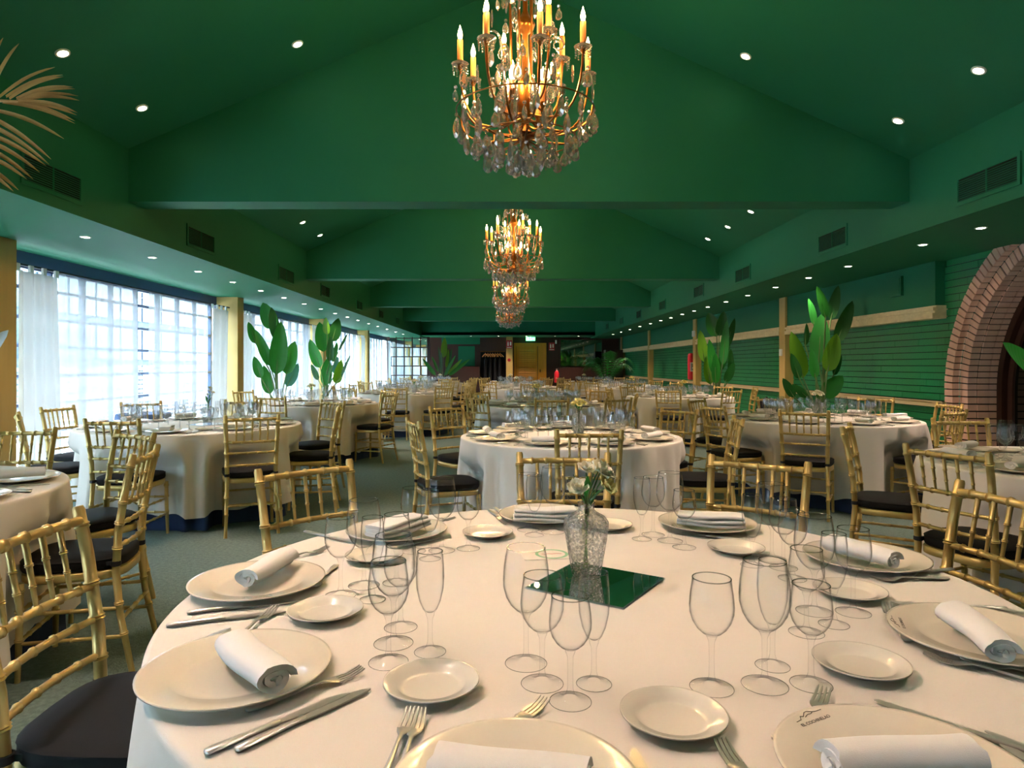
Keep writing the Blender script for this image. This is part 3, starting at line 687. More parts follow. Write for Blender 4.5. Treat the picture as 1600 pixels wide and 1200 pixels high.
T = {  # name: (x, y, radius)
 'front table': (.204, 1.62, .947), 'second middle table': (.49, 5.16, .83), 'third middle table': (.5, 9.25, .88), 'fourth middle table': (.4, 15.8, .9), 'fifth middle table': (.3, 20.8, .9),
 'near window-side table': (-2.81, 2.78, .86), 'second window-side table': (-2.81, 6.1, .93), 'third window-side table': (-2.72, 9.6, .9), 'fourth window-side table': (-1.95, 13.1, .9), 'fifth window-side table': (-2.3, 16.9, .9), 'sixth window-side table': (-2.2, 20.8, .9),
 'near brick-side table': (3.22, 3.64, .87), 'second brick-side table': (3.16, 6.8, .90), 'third brick-side table': (3.0, 11.7, .9), 'fourth brick-side table': (2.9, 16.4, .9), 'fifth brick-side table': (2.7, 20.8, .9)}
def C(tn, pts, tgt=None):
    tx, ty, R = T[tn]
    for p in pts:
        g = p[2:] if len(p) > 2 else (tx, ty)
        chair(p[0], p[1], g[0], g[1], tn, (tx, ty))
C('front table', [(-1.15, 1.62, 1, 1.62), (-.77, 2.6), (.25, 2.94), (1.03, 2.76), (1.52, 2.04, 0, 1.9)])
C('second middle table', [(-.66, 4.74), (-.56, 6.35), (.49, 4.07), (1.53, 5.95), (1.71, 4.95)])
C('third middle table', [(-.34, 8.4), (-.28, 10.0), (.53, 7.75), (1.33, 7.9), (1.74, 8.95), (1.5, 10.6), (.45, 10.65)])
C('near window-side table', [(-2.93, 4.12), (-2.12, 3.9), (-1.61, 3.06)])
C('second window-side table', [(-2.01, 5.25, -2.4, 6.1), (-2.8, 4.86), (-4.17, 6.3), (-3.84, 5.38), (-3.8, 7.07), (-2.88, 7.45), (-1.86, 7.35), (-1.56, 6.35)])
C('third window-side table', [(-4.0, 10.3), (-2.9, 8.35), (-1.67, 9.2), (-1.8, 10.5), (-2.6, 11.0)])
C('near brick-side table', [(2.16, 4.33), (2.0, 3.1), (3.25, 4.74)])
C('second brick-side table', [(2.0, 6.45), (2.17, 7.75), (2.56, 5.8), (3.73, 5.82), (3.2, 8.1), (4.4, 8.06), (4.46, 6.8)])
C('third brick-side table', [(2.55, 10.6), (4.2, 11.5), (3.52, 10.6), (4.05, 12.6), (1.95, 11.6), (2.3, 12.7), (3.1, 12.95)])
def ring(tn, angs, d=1.36):
    tx, ty, R = T[tn]
    for a in angs:
        a = math.radians(a); chair(tx + d * math.sin(a), ty + d * math.cos(a), tx, ty, tn, (tx, ty))
ring('fourth window-side table', (178, 220, 262, 305, 60, 100, 140, 0))
ring('fifth window-side table', (0, 45, 90, 135, 180, 225, 270, 315)); ring('sixth window-side table', (20, 70, 115, 160, 205, 255, 310))
ring('fourth middle table', (175, 215, 255, 292, 335, 20, 60, 100, 140)); ring('fifth middle table', (0, 45, 90, 135, 225, 270, 315))
ring('fourth brick-side table', (0, 45, 90, 135, 180, 225, 270, 315)); ring('fifth brick-side table', (0, 45, 90, 135, 180, 225, 270, 315))
def wavefn(seed):
    r = random.Random(seed); ks = [(r.choice([5, 7]), r.uniform(0, 6.28), .4), (r.choice([11, 13]), r.uniform(0, 6.28), .5), (r.choice([17, 19]), r.uniform(0, 6.28), .6), (r.choice([24, 26, 29]), r.uniform(0, 6.28), .45)]
    return lambda a: sum(c_ * math.sin(k * a + p + .5 * math.sin(3 * a + p)) for k, p, c_ in ks)
def cloth(cx, cy_, R, seed, zh, name, label, cat, m, group, dR=0, zt=TZ, amp=.05, n=144, flare=.06, par=None):
    wf = wavefn(seed); rows = []
    near = [q for q in SEATS if math.hypot(q[0] - cx, q[1] - cy_) < R + .6]
    lim = [9.0] * n
    for j in range(n):
        a = 2 * PI * j / n; ca, sa = math.cos(a), math.sin(a)
        for (u0, v0, ux, uy) in near:
            r = .35
            while r < R + .3:
                px_, py_ = cx + r * ca - u0, cy_ + r * sa - v0; lx, ly = px_ * uy - py_ * ux, px_ * ux + py_ * uy
                if abs(lx) < .224 and -.3 < ly < .226: lim[j] = min(lim[j], r - .014); break
                r += .008
    W_ = n // 12; lm = [min(lim[(j + k) % n] + 9 * (2 * PI * k / n) ** 2 for k in range(-W_, W_ + 1)) + dR * .4 for j in range(n)]
    for k in (.02, .3, .6, .85): rows.append([((R + dR) * k * math.cos(2 * PI * j / n), (R + dR) * k * math.sin(2 * PI * j / n), zt) for j in range(n)])
    prof = [(-.012, 0), (-.004, -.0015), (0, -.006), (.002, -.014)]
    for (dr, dz) in prof: rows.append([((R + dR + dr) * math.cos(2 * PI * j / n), (R + dR + dr) * math.sin(2 * PI * j / n), zt + dz) for j in range(n)])
    S = 14; H = zt - zh
    for i in range(1, S + 1):
        s = i / S; row = []
        for j in range(n):
            a = 2 * PI * j / n; wv = wf(a)
            r = R + dR + .002 + flare * s ** .9 + amp * (s ** .55) * (wv - .35 * abs(wv))
            zz = zt - .014 - (H - .014) * s
            k = min(1, max(0, (.65 - zz) / .145)); k = k * k * (3 - 2 * k)
            r = r + (min(r, lm[j]) - r) * k
            row.append((r * math.cos(a), r * math.sin(a), zt - .014 - (H - .014) * s + (.014 * wv if i == S and zh > .01 else 0)))
        rows.append(row)
    if m is M['navy']: rows = rows[-7:]
    mb = MB().quadgrid(rows, True, m is not M['navy'])
    mb2 = mb
    o = link(name, mb2.mesh(name, m, 'all'), par, (0, 0, 0) if par else (cx, cy_, 0))
    if par: o['label'] = label; return o
    return tag(o, label, cat, group)
LOOK = {'front table': 'the largest and nearest', }
for i, (nm, (x, y, R)) in enumerate(T.items()):
    n = 260 if R > .94 else (220 if y < 10 else 120)
    tb = tag(empty('banquet_table', (x, y, 0)), 'round banquet table under a long white cloth: the %s' % nm, 'table', 'round banquet tables')
    cloth(x, y, R, 11 + i, .125, 'tablecloth', 'white damask tablecloth', 'tablecloth', M['cloth'], None, n=n, par=tb)
    cloth(x, y, R, 11 + i, .003, 'undercloth', 'dark navy undercloth', 'undercloth', M['navy'], None, dR=-.06, zt=TZ - .006, n=n, amp=.04, flare=.05, par=tb)
# ================================================================== TABLEWARE
def glass_prof(kind):
    # foot, stem, bowl outside then inside (r, z)
    if kind == 'wine': H, rb, rr, zs, rf = .182, .0365, .0315, .088, .035
    elif kind == 'water': H, rb, rr, zs, rf = .208, .0415, .0345, .092, .037
    elif kind == 'small': H, rb, rr, zs, rf = .168, .034, .030, .084, .033
    else: H, rb, rr, zs, rf = .188, .0265, .0235, .074, .029
    foot = [(rf, .0003), (rf + .0004, .0012), (rf * .92, .0026), (rf * .4, .0065), (.0072, .0125), (.0046, .022), (.0042, zs * .6), (.0048, zs - .012), (.0078, zs - .004)]
    hb = H - zs
    if kind == 'flute': sh = [(.0, .30), (.07, .52), (.2, .76), (.4, .95), (.6, 1.0), (.8, .97), (1, None)]
    else: sh = [(.0, .26), (.05, .46), (.13, .68), (.25, .87), (.40, .985), (.52, 1.0), (.7, .965), (.86, .905), (1, None)]
    bowl = [((rb * q if q else rr), zs + hb * t) for t, q in sh]
    wall = .0011
    rim = [(rr - wall * .4, H + .0006), (rr - wall, H)]
    inner = [(max(.0005, r - wall), z + (.002 if i == 0 else 0)) for i, (r, z) in enumerate(bowl)][::-1][1:] + [(.0005, zs + .003)]
    return foot, bowl, rim, inner
def glass_mesh(kind, n, inner=True):
    foot, bowl, rim, inn = glass_prof(kind)
    mb = MB(); mb.m = 1; mb.lathe(foot + [bowl[0]], n); mb.m = 0
    mb.lathe(bowl + (rim + inn if inner else []), n)
    mb.m = 2
    if inner:
        for rr_, zz_, th in ((rim[0][0], rim[0][1], .0009), (foot[1][0], .0013, .0005)):
            mb.lathe([(rr_ + th * math.cos(q * PI / 3), zz_ + th * math.sin(q * PI / 3)) for q in range(7)], n)
    return mb.mesh(kind + '_glass', [M['glass'] if inner else M['glass_far'], M['glass_solid'] if inner else M['glass_far'], M['glass_rim']])
GK = {'wine': 'wine_glass', 'water': 'water_goblet', 'small': 'small_wine_glass', 'flute': 'champagne_flute'}
GM = {(k, l): glass_mesh(k, n, inn) for k in GK for l, n, inn in ((0, 40, True), (1, 20, False), (2, 10, False))}
def plate_mesh(R, well, n, m, deep=.021):
    p = [(.0005, .006), (well * .85, .006), (well, .0075), (well * 1.1, .014), (R * .97, deep), (R, deep + .001), (R * 1.0, deep - .002), (well * 1.12, .0105), (well * .9, .0), (.0005, .0)]
    if R < .1: p = [(r, z * .8) for r, z in p]
    return MB().lathe(p, n).mesh('plate', m, 'all')
PM = {(k, l): plate_mesh(R, w_, n, m) for (k, R, w_, m) in (('dinner', .157, .098, M['china']), ('bread', .079, .052, M['china2'])) for l, n in ((0, 64), (1, 32), (2, 20))}
def roll_mesh(seed, L=.185, r0=.005, r1=.037, n=48, turns=2.5, flat=.72, m=None):
    r = random.Random(seed); mb = MB(); rows = []
    K = 7
    for side in (0, 1):
        pass
    out = []
    for i in range(n + 1):
        u = i / n; a = u * turns * 2 * PI; rad = r0 + (r1 - r0) * u + .0012 * math.sin(3 * a + seed)
        out.append((rad * math.cos(a), rad * math.sin(a) * flat))
    th = .0105
    inn = [(x * (1 - th / max(.006, math.hypot(x, y))), y * (1 - th / max(.006, math.hypot(x, y)))) for x, y in out]
    for i in range(K + 1):
        v = i / K; y = (v - .5) * L; sc = 1 + .06 * math.sin(v * 3 + seed) - .05 * v; tw = .004 * math.sin(5 * v + seed)
        rows.append([(x * sc + tw, y + (.006 * (k % 7) / 7 if i in (0, K) else 0) * (1 if i else -1), z * sc) for k, (x, z) in enumerate(out)] + [(x * sc + tw, y, z * sc) for (x, z) in inn[::-1]])
    mb.quadgrid(rows, True)
    # annular ends
    nn = n + 1
    for row, flip in ((rows[0], 1), (rows[-1], 0)):
        b = len(mb.v); mb.v.extend(tuple(p) for p in row); t2 = 2 * nn
        for k in range(n):
            q = (b + k, b + k + 1, b + t2 - 2 - k, b + t2 - 1 - k); mb.f.append(q if flip else q[::-1]); mb.mi.append(0)
    zmin = min(p[2] for row in rows for p in row)
    mb.v = [(x, y, z - zmin) for x, y, z in mb.v]
    return mb.mesh('rolled_napkin', M['napkin'])
def fold_mesh(seed, L=.21, W=.085, layers=3, h=.013):
    mb = MB(); r = random.Random(seed)
    for k in range(layers):
        z0 = k * h; l, w_ = L * (1 - .02 * k), W * (1 - .04 * k); ox = r.uniform(-.003, .003)
        rows = []
        for i in range(9):
            u = i / 8; x = (u - .5) * l; sag = .003 * math.sin(6 * u + seed + k)
            ring_ = []
            for j in range(16):
                a = 2 * PI * j / 16; yy = math.copysign(abs(math.cos(a)) ** .35, math.cos(a)) * w_ / 2; zz = math.copysign(abs(math.sin(a)) ** .6, math.sin(a)) * h * .5
                e = .88 if i in (0, 8) else 1
                ring_.append((yy * (.98 if i in (0, 8) else 1) + ox, x, z0 + h * .5 + zz * e + (sag if zz > 0 else sag)))
            rows.append(ring_)
        mb.quadgrid(rows, True, True, True)
    zmin = min(v[2] for v in mb.v); mb.v = [(x, y, z - zmin) for x, y, z in mb.v]
    return mb.mesh('folded_napkin', M['napkin'])
ROLLS = [roll_mesh(s) for s in range(4)]; FOLDS = [fold_mesh(s) for s in range(3)]
# cutlery lies along +y (tip towards +y), about its middle, resting at z = 0
def ribbon(mb, st, n=10):
    """st: list of (y, halfwidth, z centre, half thickness)"""
    rows = [[(hw * math.cos(2 * PI * j / n), y, zc + ht * math.sin(2 * PI * j / n)) for j in range(n)] for y, hw, zc, ht in st]
    mb.quadgrid(rows, True, True, True)
def knife_mesh():
    mb = MB()
    ribbon(mb, [(-.118, .002, .004, .002), (-.116, .0075, .0045, .0042), (-.10, .0088, .0048, .0045), (-.06, .0066, .0048, .0042), (-.02, .0058, .0046, .004), (-.012, .0078, .0046, .004), (-.006, .005, .0044, .003)])
    rows = [];
    for y, a, b in ((-.008, -.004, .005), (.01, -.0085, .0085), (.05, -.0092, .0095), (.085, -.0085, .0092), (.105, -.004, .0080), (.115, .003, .0055)):
        rows.append([(a, y, .0035), (b, y, .0026), (b, y, .0048), (a, y, .0040)])
    mb.quadgrid(rows, True, True, True)
    return mb.mesh('table_knife', M['steel'])
def fork_mesh():
    mb = MB()
    ribbon(mb, [(-.10, .003, .004, .002), (-.097, .0085, .004, .0028), (-.08, .0092, .0038, .0028), (-.04, .0048, .005, .0026), (.0, .0034, .0085, .0024), (.025, .0036, .010, .002), (.035, .0085, .0085, .0016), (.048, .0118, .0055, .0013), (.056, .0125, .0045, .0012)])
    for k in range(4):
        x = (-1.5 + k) * .0068; xx = x * .95
        rows = [[(cx_ + .0022 * s1 * w_, y, z + .0011 * s2) for s1, s2 in ((-1, -1), (1, -1), (1, 1), (-1, 1))] for cx_, y, z, w_ in ((x, .053, .0045, 1), (xx, .075, .0055, .9), (xx * .96, .095, .0105, .6), (xx * .95, .101, .0125, .3))]
        mb.quadgrid(rows, True, True, True)
    return mb.mesh('table_fork', M['steel'])
def spoon_mesh():
    mb = MB()
    ribbon(mb, [(-.09, .003, .004, .002), (-.087, .0075, .004, .0026), (-.07, .0082, .004, .0026), (-.03, .004, .005, .0024), (.01, .0032, .008, .0022), (.03, .004, .0085, .002), (.042, .0125, .0065, .0018), (.058, .0175, .005, .0018), (.074, .0155, .0055, .0018), (.086, .008, .008, .0016), (.09, .002, .009, .001)])
    return mb.mesh('dessert_spoon', M['steel'])
KM, FM_, SM = knife_mesh(), fork_mesh(), spoon_mesh()
CUT = {'knife': ('table_knife', KM), 'fork': ('table_fork', FM_), 'spoon': ('dessert_spoon', SM)}
def put(nm, me, x, y, z, rz, label, cat, group): return tag(link(nm, me, None, (x, y, z), (0, 0, rz)), label, cat, group)
def put_glass(kind, lod, x, y, where, tn, extra=''):
    lab = {'wine': 'clear wine glass', 'water': 'tallest clear water goblet', 'small': 'shorter clear wine glass', 'flute': 'slim clear champagne flute'}[kind]
    return put(GK[kind], GM[(kind, lod)], x, y, TZ + .0008, random.uniform(0, 6), '%s %sat the %s place on the %s' % (lab, extra, where, tn), 'glass', '%ss on the %s' % (GK[kind].replace('_', ' '), tn))
def setting(tn, ang, lod, cutlery=True, skip=()):
    """one place setting at angle ang (from +y, clockwise) of table tn"""
    tx, ty, R = T[tn]; rr = random.Random(hash((tn, round(ang))) % 9999 if False else int(ang * 7 + tx * 100 + ty * 10))
    a = math.radians(ang); o = Vector((math.sin(a), math.cos(a))); t = Vector((-o.y, o.x)) * -1   # o: outward, t: diner's right is -t... tangential
    base = Vector((tx, ty)); where = clock(o.x, o.y); at_ = lambda r, s: base + o * r + t * s
    pz = TZ + .001
    p = at_(R - .19, 0)
    put('dinner_plate', PM[('dinner', lod)], p.x, p.y, pz, 0, 'white dinner plate at the %s place on the %s' % (where, tn), 'plate', 'dinner plates on the %s' % tn)
    rz = math.atan2(-t.x, t.y) + rr.uniform(-.5, .5) if rr.random() < .6 else -a + rr.uniform(-.3, .3)
    if rr.random() < .55: nm, me, adj = 'rolled_napkin', rr.choice(ROLLS), 'rolled'
    else: nm, me, adj = 'folded_napkin', rr.choice(FOLDS), 'folded'
    put(nm, me, p.x, p.y, pz + (.0165 if adj == 'rolled' else .0165), rz, '%s white napkin at the %s place on the %s' % (adj, where, tn), 'napkin', 'napkins on the %s' % tn)
    p = at_(R - .335, .18)
    put('bread_plate', PM[('bread', lod)], p.x, p.y, pz, 0, 'small white bread plate at the %s place on the %s' % (where, tn), 'plate', 'bread plates on the %s' % tn)
    kinds = [('flute', -.08, .385), ('water', .0, .41), ('wine', .088, .43), ('small', .165, .447)]
    for k, s, r in kinds:
        if k in skip: continue
        p = at_(R - r + rr.uniform(-.012, .012), s - .03 + rr.uniform(-.004, .004)); put_glass(k, lod, p.x, p.y, where, tn)
    if cutlery:
        face = -a + PI
        for nm, s, r, da in (('knife', -.185, .18, 0), ('fork', .18, .17, 0), ('spoon', -.20, .19, .0)):
            if nm == 'spoon': s = -.226
            p = at_(R - r, s); k = CUT[nm]
            put(k[0], k[1], p.x, p.y, TZ + .0008, face + rr.uniform(-.03, .03), 'polished %s at the %s place on the %s' % (k[0].replace('_', ' '), where, tn), nm, '%ss on the %s' % (k[0].replace('_', ' '), tn))
def ring_settings(tn, n, off, lod, cutlery=True, only=None):
    for k in range(n):
        a = off + 360 * k / n
        if only and not any(lo <= a % 360 <= hi for lo, hi in only): continue
        setting(tn, a, lod, cutlery)
ring_settings('second middle table', 9, 0, 1); ring_settings('third middle table', 9, 15, 1)
ring_settings('second window-side table', 9, 10, 1); ring_settings('third window-side table', 9, 5, 1, True)
ring_settings('near window-side table', 9, 18, 0, True, [(20, 150)]); ring_settings('near brick-side table', 9, 10, 0, True, [(180, 345)])
ring_settings('second brick-side table', 9, 15, 1)
ring_settings('third brick-side table', 9, 5, 2, False); ring_settings('fourth window-side table', 9, 12, 2, False)
for tn in ('fifth window-side table', 'fourth middle table', 'fourth brick-side table'): ring_settings(tn, 8, 10, 2, False)
for tn in ('sixth window-side table', 'fifth middle table', 'fifth brick-side table'): ring_settings(tn, 8, 25, 2, False)
# ---------------- the front table, set from the photograph
A = 'front table'; AC = Vector(T[A][:2])
def wh(p): return clock(p.x - AC.x, p.y - AC.y)
def ray_z(px, py, z): return at(px, py, z)
plates = [(-.461, 1.164), (-.597, 1.635), (-.343, 2.14), (.134, 2.365), (.665, 2.24), (.976, 1.84), (.915, 1.31), (.512, .87), (.012, .83)]
hours = []
for (x, y) in plates:
    h = wh(Vector((x, y, 0))); hours.append(h)
    put('dinner_plate', PM[('dinner', 0)], x, y, TZ + .001, 0, 'white dinner plate at the %s place on the %s' % (h, A), 'plate', 'dinner plates on the front table')
naps = [('r', (352, 1000), (442, 1085), .034), ('r', (457, 868), (372, 915), .033), ('f', (575, 838), (665, 812), 0), ('f', (803, 806), (900, 806), 0), ('f', (1062, 812), (1160, 818), 0), ('r', (1292, 850), (1405, 882), .033), ('r', (1492, 962), (1570, 1025), .036), ('r', (1275, 1183), (1570, 1172), .04), ('r', (676, 1186), (965, 1205), .04)]
for i, (k, p0, p1, rad) in enumerate(naps):
    z = TZ + .019
    a, b = at(*p0, z + .015), at(*p1, z + .015)
    if i == 7: a, b = Vector((.40, .845, z)), Vector((.60, .868, z))
    if i == 8: a, b = Vector((-.09, .838, z)), Vector((.10, .800, z))
    mid = (a + b) / 2; d = b - a; rz = math.atan2(-d.x, d.y)
    o = put('rolled_napkin' if k == 'r' else 'folded_napkin', (ROLLS[i % 4] if k == 'r' else FOLDS[i % 3]), mid.x, mid.y, z, rz, '%s white napkin at the %s place on the %s' % ('rolled' if k == 'r' else 'folded', hours[i], A), 'napkin', 'napkins on the front table')
    if k == 'r': s_ = d.length / .185 if 2 < i < 9 and False else 1.0
breads = [(509, 955), (674, 1068), (585, 869), (762, 833), (950, 821), (1150, 857), (1328, 924), (1345, 1037), (1052, 1119)]
order = [1, 0, 2, 3, 4, 5, 6, 7, 8]
for i, (px, py) in enumerate(breads):
    p = at(px, py, TZ + .01)
    bp_h = {0: hours[1], 1: hours[0]}.get(i, None) or hours[[1, 0, 2, 3, 4, 5, 6, 7, 8][i]]
    put('bread_plate', PM[('bread', 0)], p.x, p.y, TZ + .001, 0, 'small white bread plate belonging to the %s place on the %s' % (bp_h, A), 'plate', 'bread plates on the front table')
gl = {0: [('wine', 607, 1036), ('water', 615, 1006), ('small', 626, 982), ('flute', 672, 1020)],
      1: [('wine', 538, 929), ('water', 571, 917), ('flute', 582, 938), ('small', 612, 912)],
      2: [('wine', 648, 862), ('flute', 672, 874), ('water', 690, 861), ('small', 730, 858)],
      3: [('wine', 826, 829), ('flute', 836, 836), ('water', 865, 832), ('small', 898, 830)],
      4: [('flute', 1003, 843), ('wine', 1022, 837), ('water', 1045, 845), ('small', 1069, 856)],
      5: [('flute', 1175, 884), ('water', 1206, 874), ('wine', 1224, 888), ('small', 1238, 905)],
      6: [('small', 1260, 990), ('flute', 1302, 976), ('water', 1287, 958), ('wine', 1319, 958)],
      7: [('wine', 1112, 1076), ('water', 1195, 1072), ('flute', 1207, 1042), ('small', 1267, 1071)],
      8: [('water', 822, 1038), ('wine', 848, 1070), ('small', 890, 1097), ('flute', 928, 1070)]}
GR = {'wine': .0375, 'water': .0425, 'small': .035, 'flute': .0300}
gp_all = [[i, k, at(px, py, TZ)] for i, L in gl.items() for k, px, py in L]
for _ in range(40):
    for a in range(len(gp_all)):
        for b in range(a):
            p, q = gp_all[a][2], gp_all[b][2]; d = p - q; need = GR[gp_all[a][1]] + GR[gp_all[b][1]] + .001
            if 1e-6 < d.length < need: e = d.normalized() * (need - d.length) / 2; gp_all[a][2] = p + e; gp_all[b][2] = q - e
for i, k, p in gp_all: put_glass(k, 0, p.x, p.y, hours[i], A)
cuts = [('knife', (290, 958), (470, 938), 'upper of two knives'), ('knife', (308, 972), (448, 955), 'lower of two knives'), ('knife', (335, 1172), (545, 1082), 'plain knife'), ('knife', (386, 1165), (577, 1075), 'broad green-reflecting knife'),
 ('fork', (378, 1012), (437, 964), 'fork behind the rolled napkin'), ('fork', (480, 1062), (548, 1040), 'fork with only tines showing'), ('spoon', (300, 1012), (232, 1042), 'spoon with handle showing'),
 ('fork', (516, 892), (486, 922), 'short fork'), ('fork', (455, 872), (512, 858), 'fork behind the napkin'), ('knife', (500, 836), (556, 848), 'knife on the far left'),
 ('fork', (600, 1215), (645, 1114), 'left of two forks'), ('fork', (622, 1222), (656, 1116), 'right of two forks'), ('fork', (850, 1168), (906, 1126), 'fork beyond the plate'), ('knife', (1025, 1250), (985, 1168), 'knife at the bottom edge'),
 ('fork', (1165, 1215), (1125, 1164), 'fork at the bottom edge'), ('fork', (1290, 1150), (1318, 1091), 'fork with only tines showing'), ('knife', (1510, 1143), (1363, 1095), 'dark knife beyond the plate'), ('knife', (1640, 1185), (1535, 1143), 'upper knife at the right edge'), ('knife', (1640, 1205), (1555, 1160), 'lower knife at the right edge'), ('spoon', (1260, 1140), (1207, 1155), 'spoon tip beside the plate'),
 ('fork', (1432, 1012), (1391, 948), 'fork beside the emblem'), ('fork', (1600, 1062), (1444, 1026), 'long fork'), ('fork', (1640, 1058), (1502, 1030), 'second fork'), ('knife', (1500, 948), (1392, 942), 'dark knife behind the plate'), ('spoon', (1588, 957), (1538, 947), 'small spoon behind the napkin'),
 ('fork', (1465, 904), (1364, 907), 'lower fork'), ('fork', (1474, 890), (1398, 901), 'upper fork'), ('knife', (1128, 838), (1045, 828), 'knife in front of the plate'), ('knife', (763, 796), (793, 820), 'left of two knives'), ('knife', (776, 796), (797, 816), 'right of two knives'), ('fork', (928, 800), (952, 815), 'fork right of the vase neck'),
 ('fork', (672, 818), (712, 815), 'fork near the plate'), ('knife', (615, 848), (686, 832), 'knife in front of the plate')]
for nm, p0, p1, what in cuts:
    a, b = at(*p0, TZ + .004), at(*p1, TZ + .004); mid = (a + b) / 2; d = b - a; L0 = {'knife': .233, 'fork': .20, 'spoon': .18}[nm]
    # keep the visible end fixed, real length
    k = CUT[nm]; u = d.normalized(); mid = b - u * L0 / 2 if nm != 'spoon' else b - u * L0 / 2
    if nm == 'spoon': u = -u; 
    for _ in range(6):
        for (X_, Y_) in plates:
            ts = [mid + u * (L0 * (q / 10 - .5)) for q in range(11)]; near_p = min(ts, key=lambda t_: (t_.x - X_) ** 2 + (t_.y - Y_) ** 2)
            dv = Vector((near_p.x - X_, near_p.y - Y_, 0))
            if 1e-4 < dv.length < .132: mid = mid + dv.normalized() * min(.012, .132 - dv.length)
    best = min(range(9), key=lambda q: (Vector((plates[q][0], plates[q][1], 0)) - Vector((mid.x, mid.y, 0))).length)
    put(k[0], k[1], mid.x, mid.y, TZ + .001, math.atan2(-u.x, u.y), 'steel %s at the %s place on the %s' % (what, hours[best], A), nm, '%ss on the front table' % nm)
# emblem printed on two plates
def emblem(x, y, z, rz, s):
    cu = D.curves.new('lettering', 'FONT'); cu.body = 'EL COCHINELAO'; cu.size = .0078 * s; cu.align_x = 'CENTER'; cu.extrude = .0001
    o = D.objects.new('lettering', cu); COL.objects.link(o)
    dg = bpy.context.evaluated_depsgraph_get(); me = D.meshes.new_from_object(o.evaluated_get(dg)); D.objects.remove(o); me.materials.clear(); me.materials.append(M['ink'])
    mb = MB()
    for path in ([(-.03, .011), (-.02, .012), (-.015, .018), (-.01, .016), (-.002, .022), (.004, .023), (.010, .020)], [(-.008, .014), (.0, .017), (.008, .0165), (.012, .019)], [(.010, .0195), (.018, .0175), (.03, .0175)]):
        mb.tube([(px * s, py * s, .0001) for px, py in path], .0005, 4)
    return me, mb.mesh('mountain_emblem', M['ink'])
eme, emb = emblem(0, 0, 0, 0, 1.0)
dps = [o for o in D.objects if o.name.startswith('dinner_plate') and o.get('group') == 'dinner plates on the front table']
def stamp(pl, ang, s):
    a = math.radians(ang); r = .128
    for me, nm in ((eme, 'lettering'), (emb, 'mountain_emblem')):
        link(nm, me, pl, (r * math.sin(a), r * math.cos(a), .0180), (math.atan2(.007, .044), 0, -a))
stamp(dps[7], -28, 1); stamp(dps[6], -68, 1)
# mirror tile, vase, card
def tile(x, y, rz, s, z, label):
    o = empty('mirror_tile', (x, y, z), rz); tag(o, label, 'mirror tile', 'mirror tiles')
    link('mirror_face', MB().box((-s / 2 + .003, -s / 2 + .003, .0001), (s / 2 - .003, s / 2 - .003, .0036)).mesh('mirror_face', M['mirror'], False), o)
    link('edge', MB().box((-s / 2, -s / 2, 0), (s / 2, s / 2, .0030)).mesh('edge', M['pane'], False), o)
tile(.222, 1.66, math.radians(56.6), .256, TZ + .0008, 'square mirror tile under the flower vase on the front table')
def vase(x, y, z, label, s=1.0, n=40):
    o = empty('flower_vase', (x, y, z)); tag(o, label, 'vase', 'flower vases')
    out = [(.0005, 0), (.032, 0), (.036, .004), (.043, .045), (.052, .095), (.0565, .128), (.056, .138), (.047, .150), (.026, .162), (.0205, .168), (.020, .182), (.0225, .186)]
    inn = [(.0195, .185), (.0175, .18), (.0175, .168), (.023, .160), (.044, .147), (.052, .134), (.0525, .126), (.047, .09), (.037, .04), (.030, .012), (.0005, .010)]
    link('vase_body', MB().lathe([(r * s, z_ * s) for r, z_ in out + inn], n).mesh('vase_body', M['vase'], 'all'), o); return o
vp = at(916, 903, TZ)
vase(vp.x, vp.y, TZ + .005, 'cut-glass vase with cream flowers on the front table mirror tile')
def petal_bloom(mb, c_, d, r, n=6, open_=.6, seed=0):
    d = Vector(d).normalized(); u = d.cross(Vector((0, 0, 1)) if abs(d.z) < .9 else Vector((1, 0, 0))).normalized(); v = d.cross(u)
    rr = random.Random(seed)
    for layer, (rad, up) in enumerate(((r, .25), (r * .72, .6), (r * .45, .85))):
        for k in range(n):
            a = 2 * PI * k / n + layer * .5 + rr.uniform(-.15, .15); e = u * math.cos(a) + v * math.sin(a); t = d.cross(e)
            rows = []
            for i in range(5):
                q = i / 4; wd = math.sin(PI * min(1, q * .85 + .1)) * rad * .52
                p = Vector(c_) + e * rad * q * (1 - up * .5 * q) * open_ * 1.6 + d * rad * (q ** 1.3) * up * 1.2
                rows.append([p - t * wd + d * .1 * rad * q, p - d * .12 * rad * q, p + t * wd + d * .1 * rad * q])
            mb.quadgrid(rows, False)
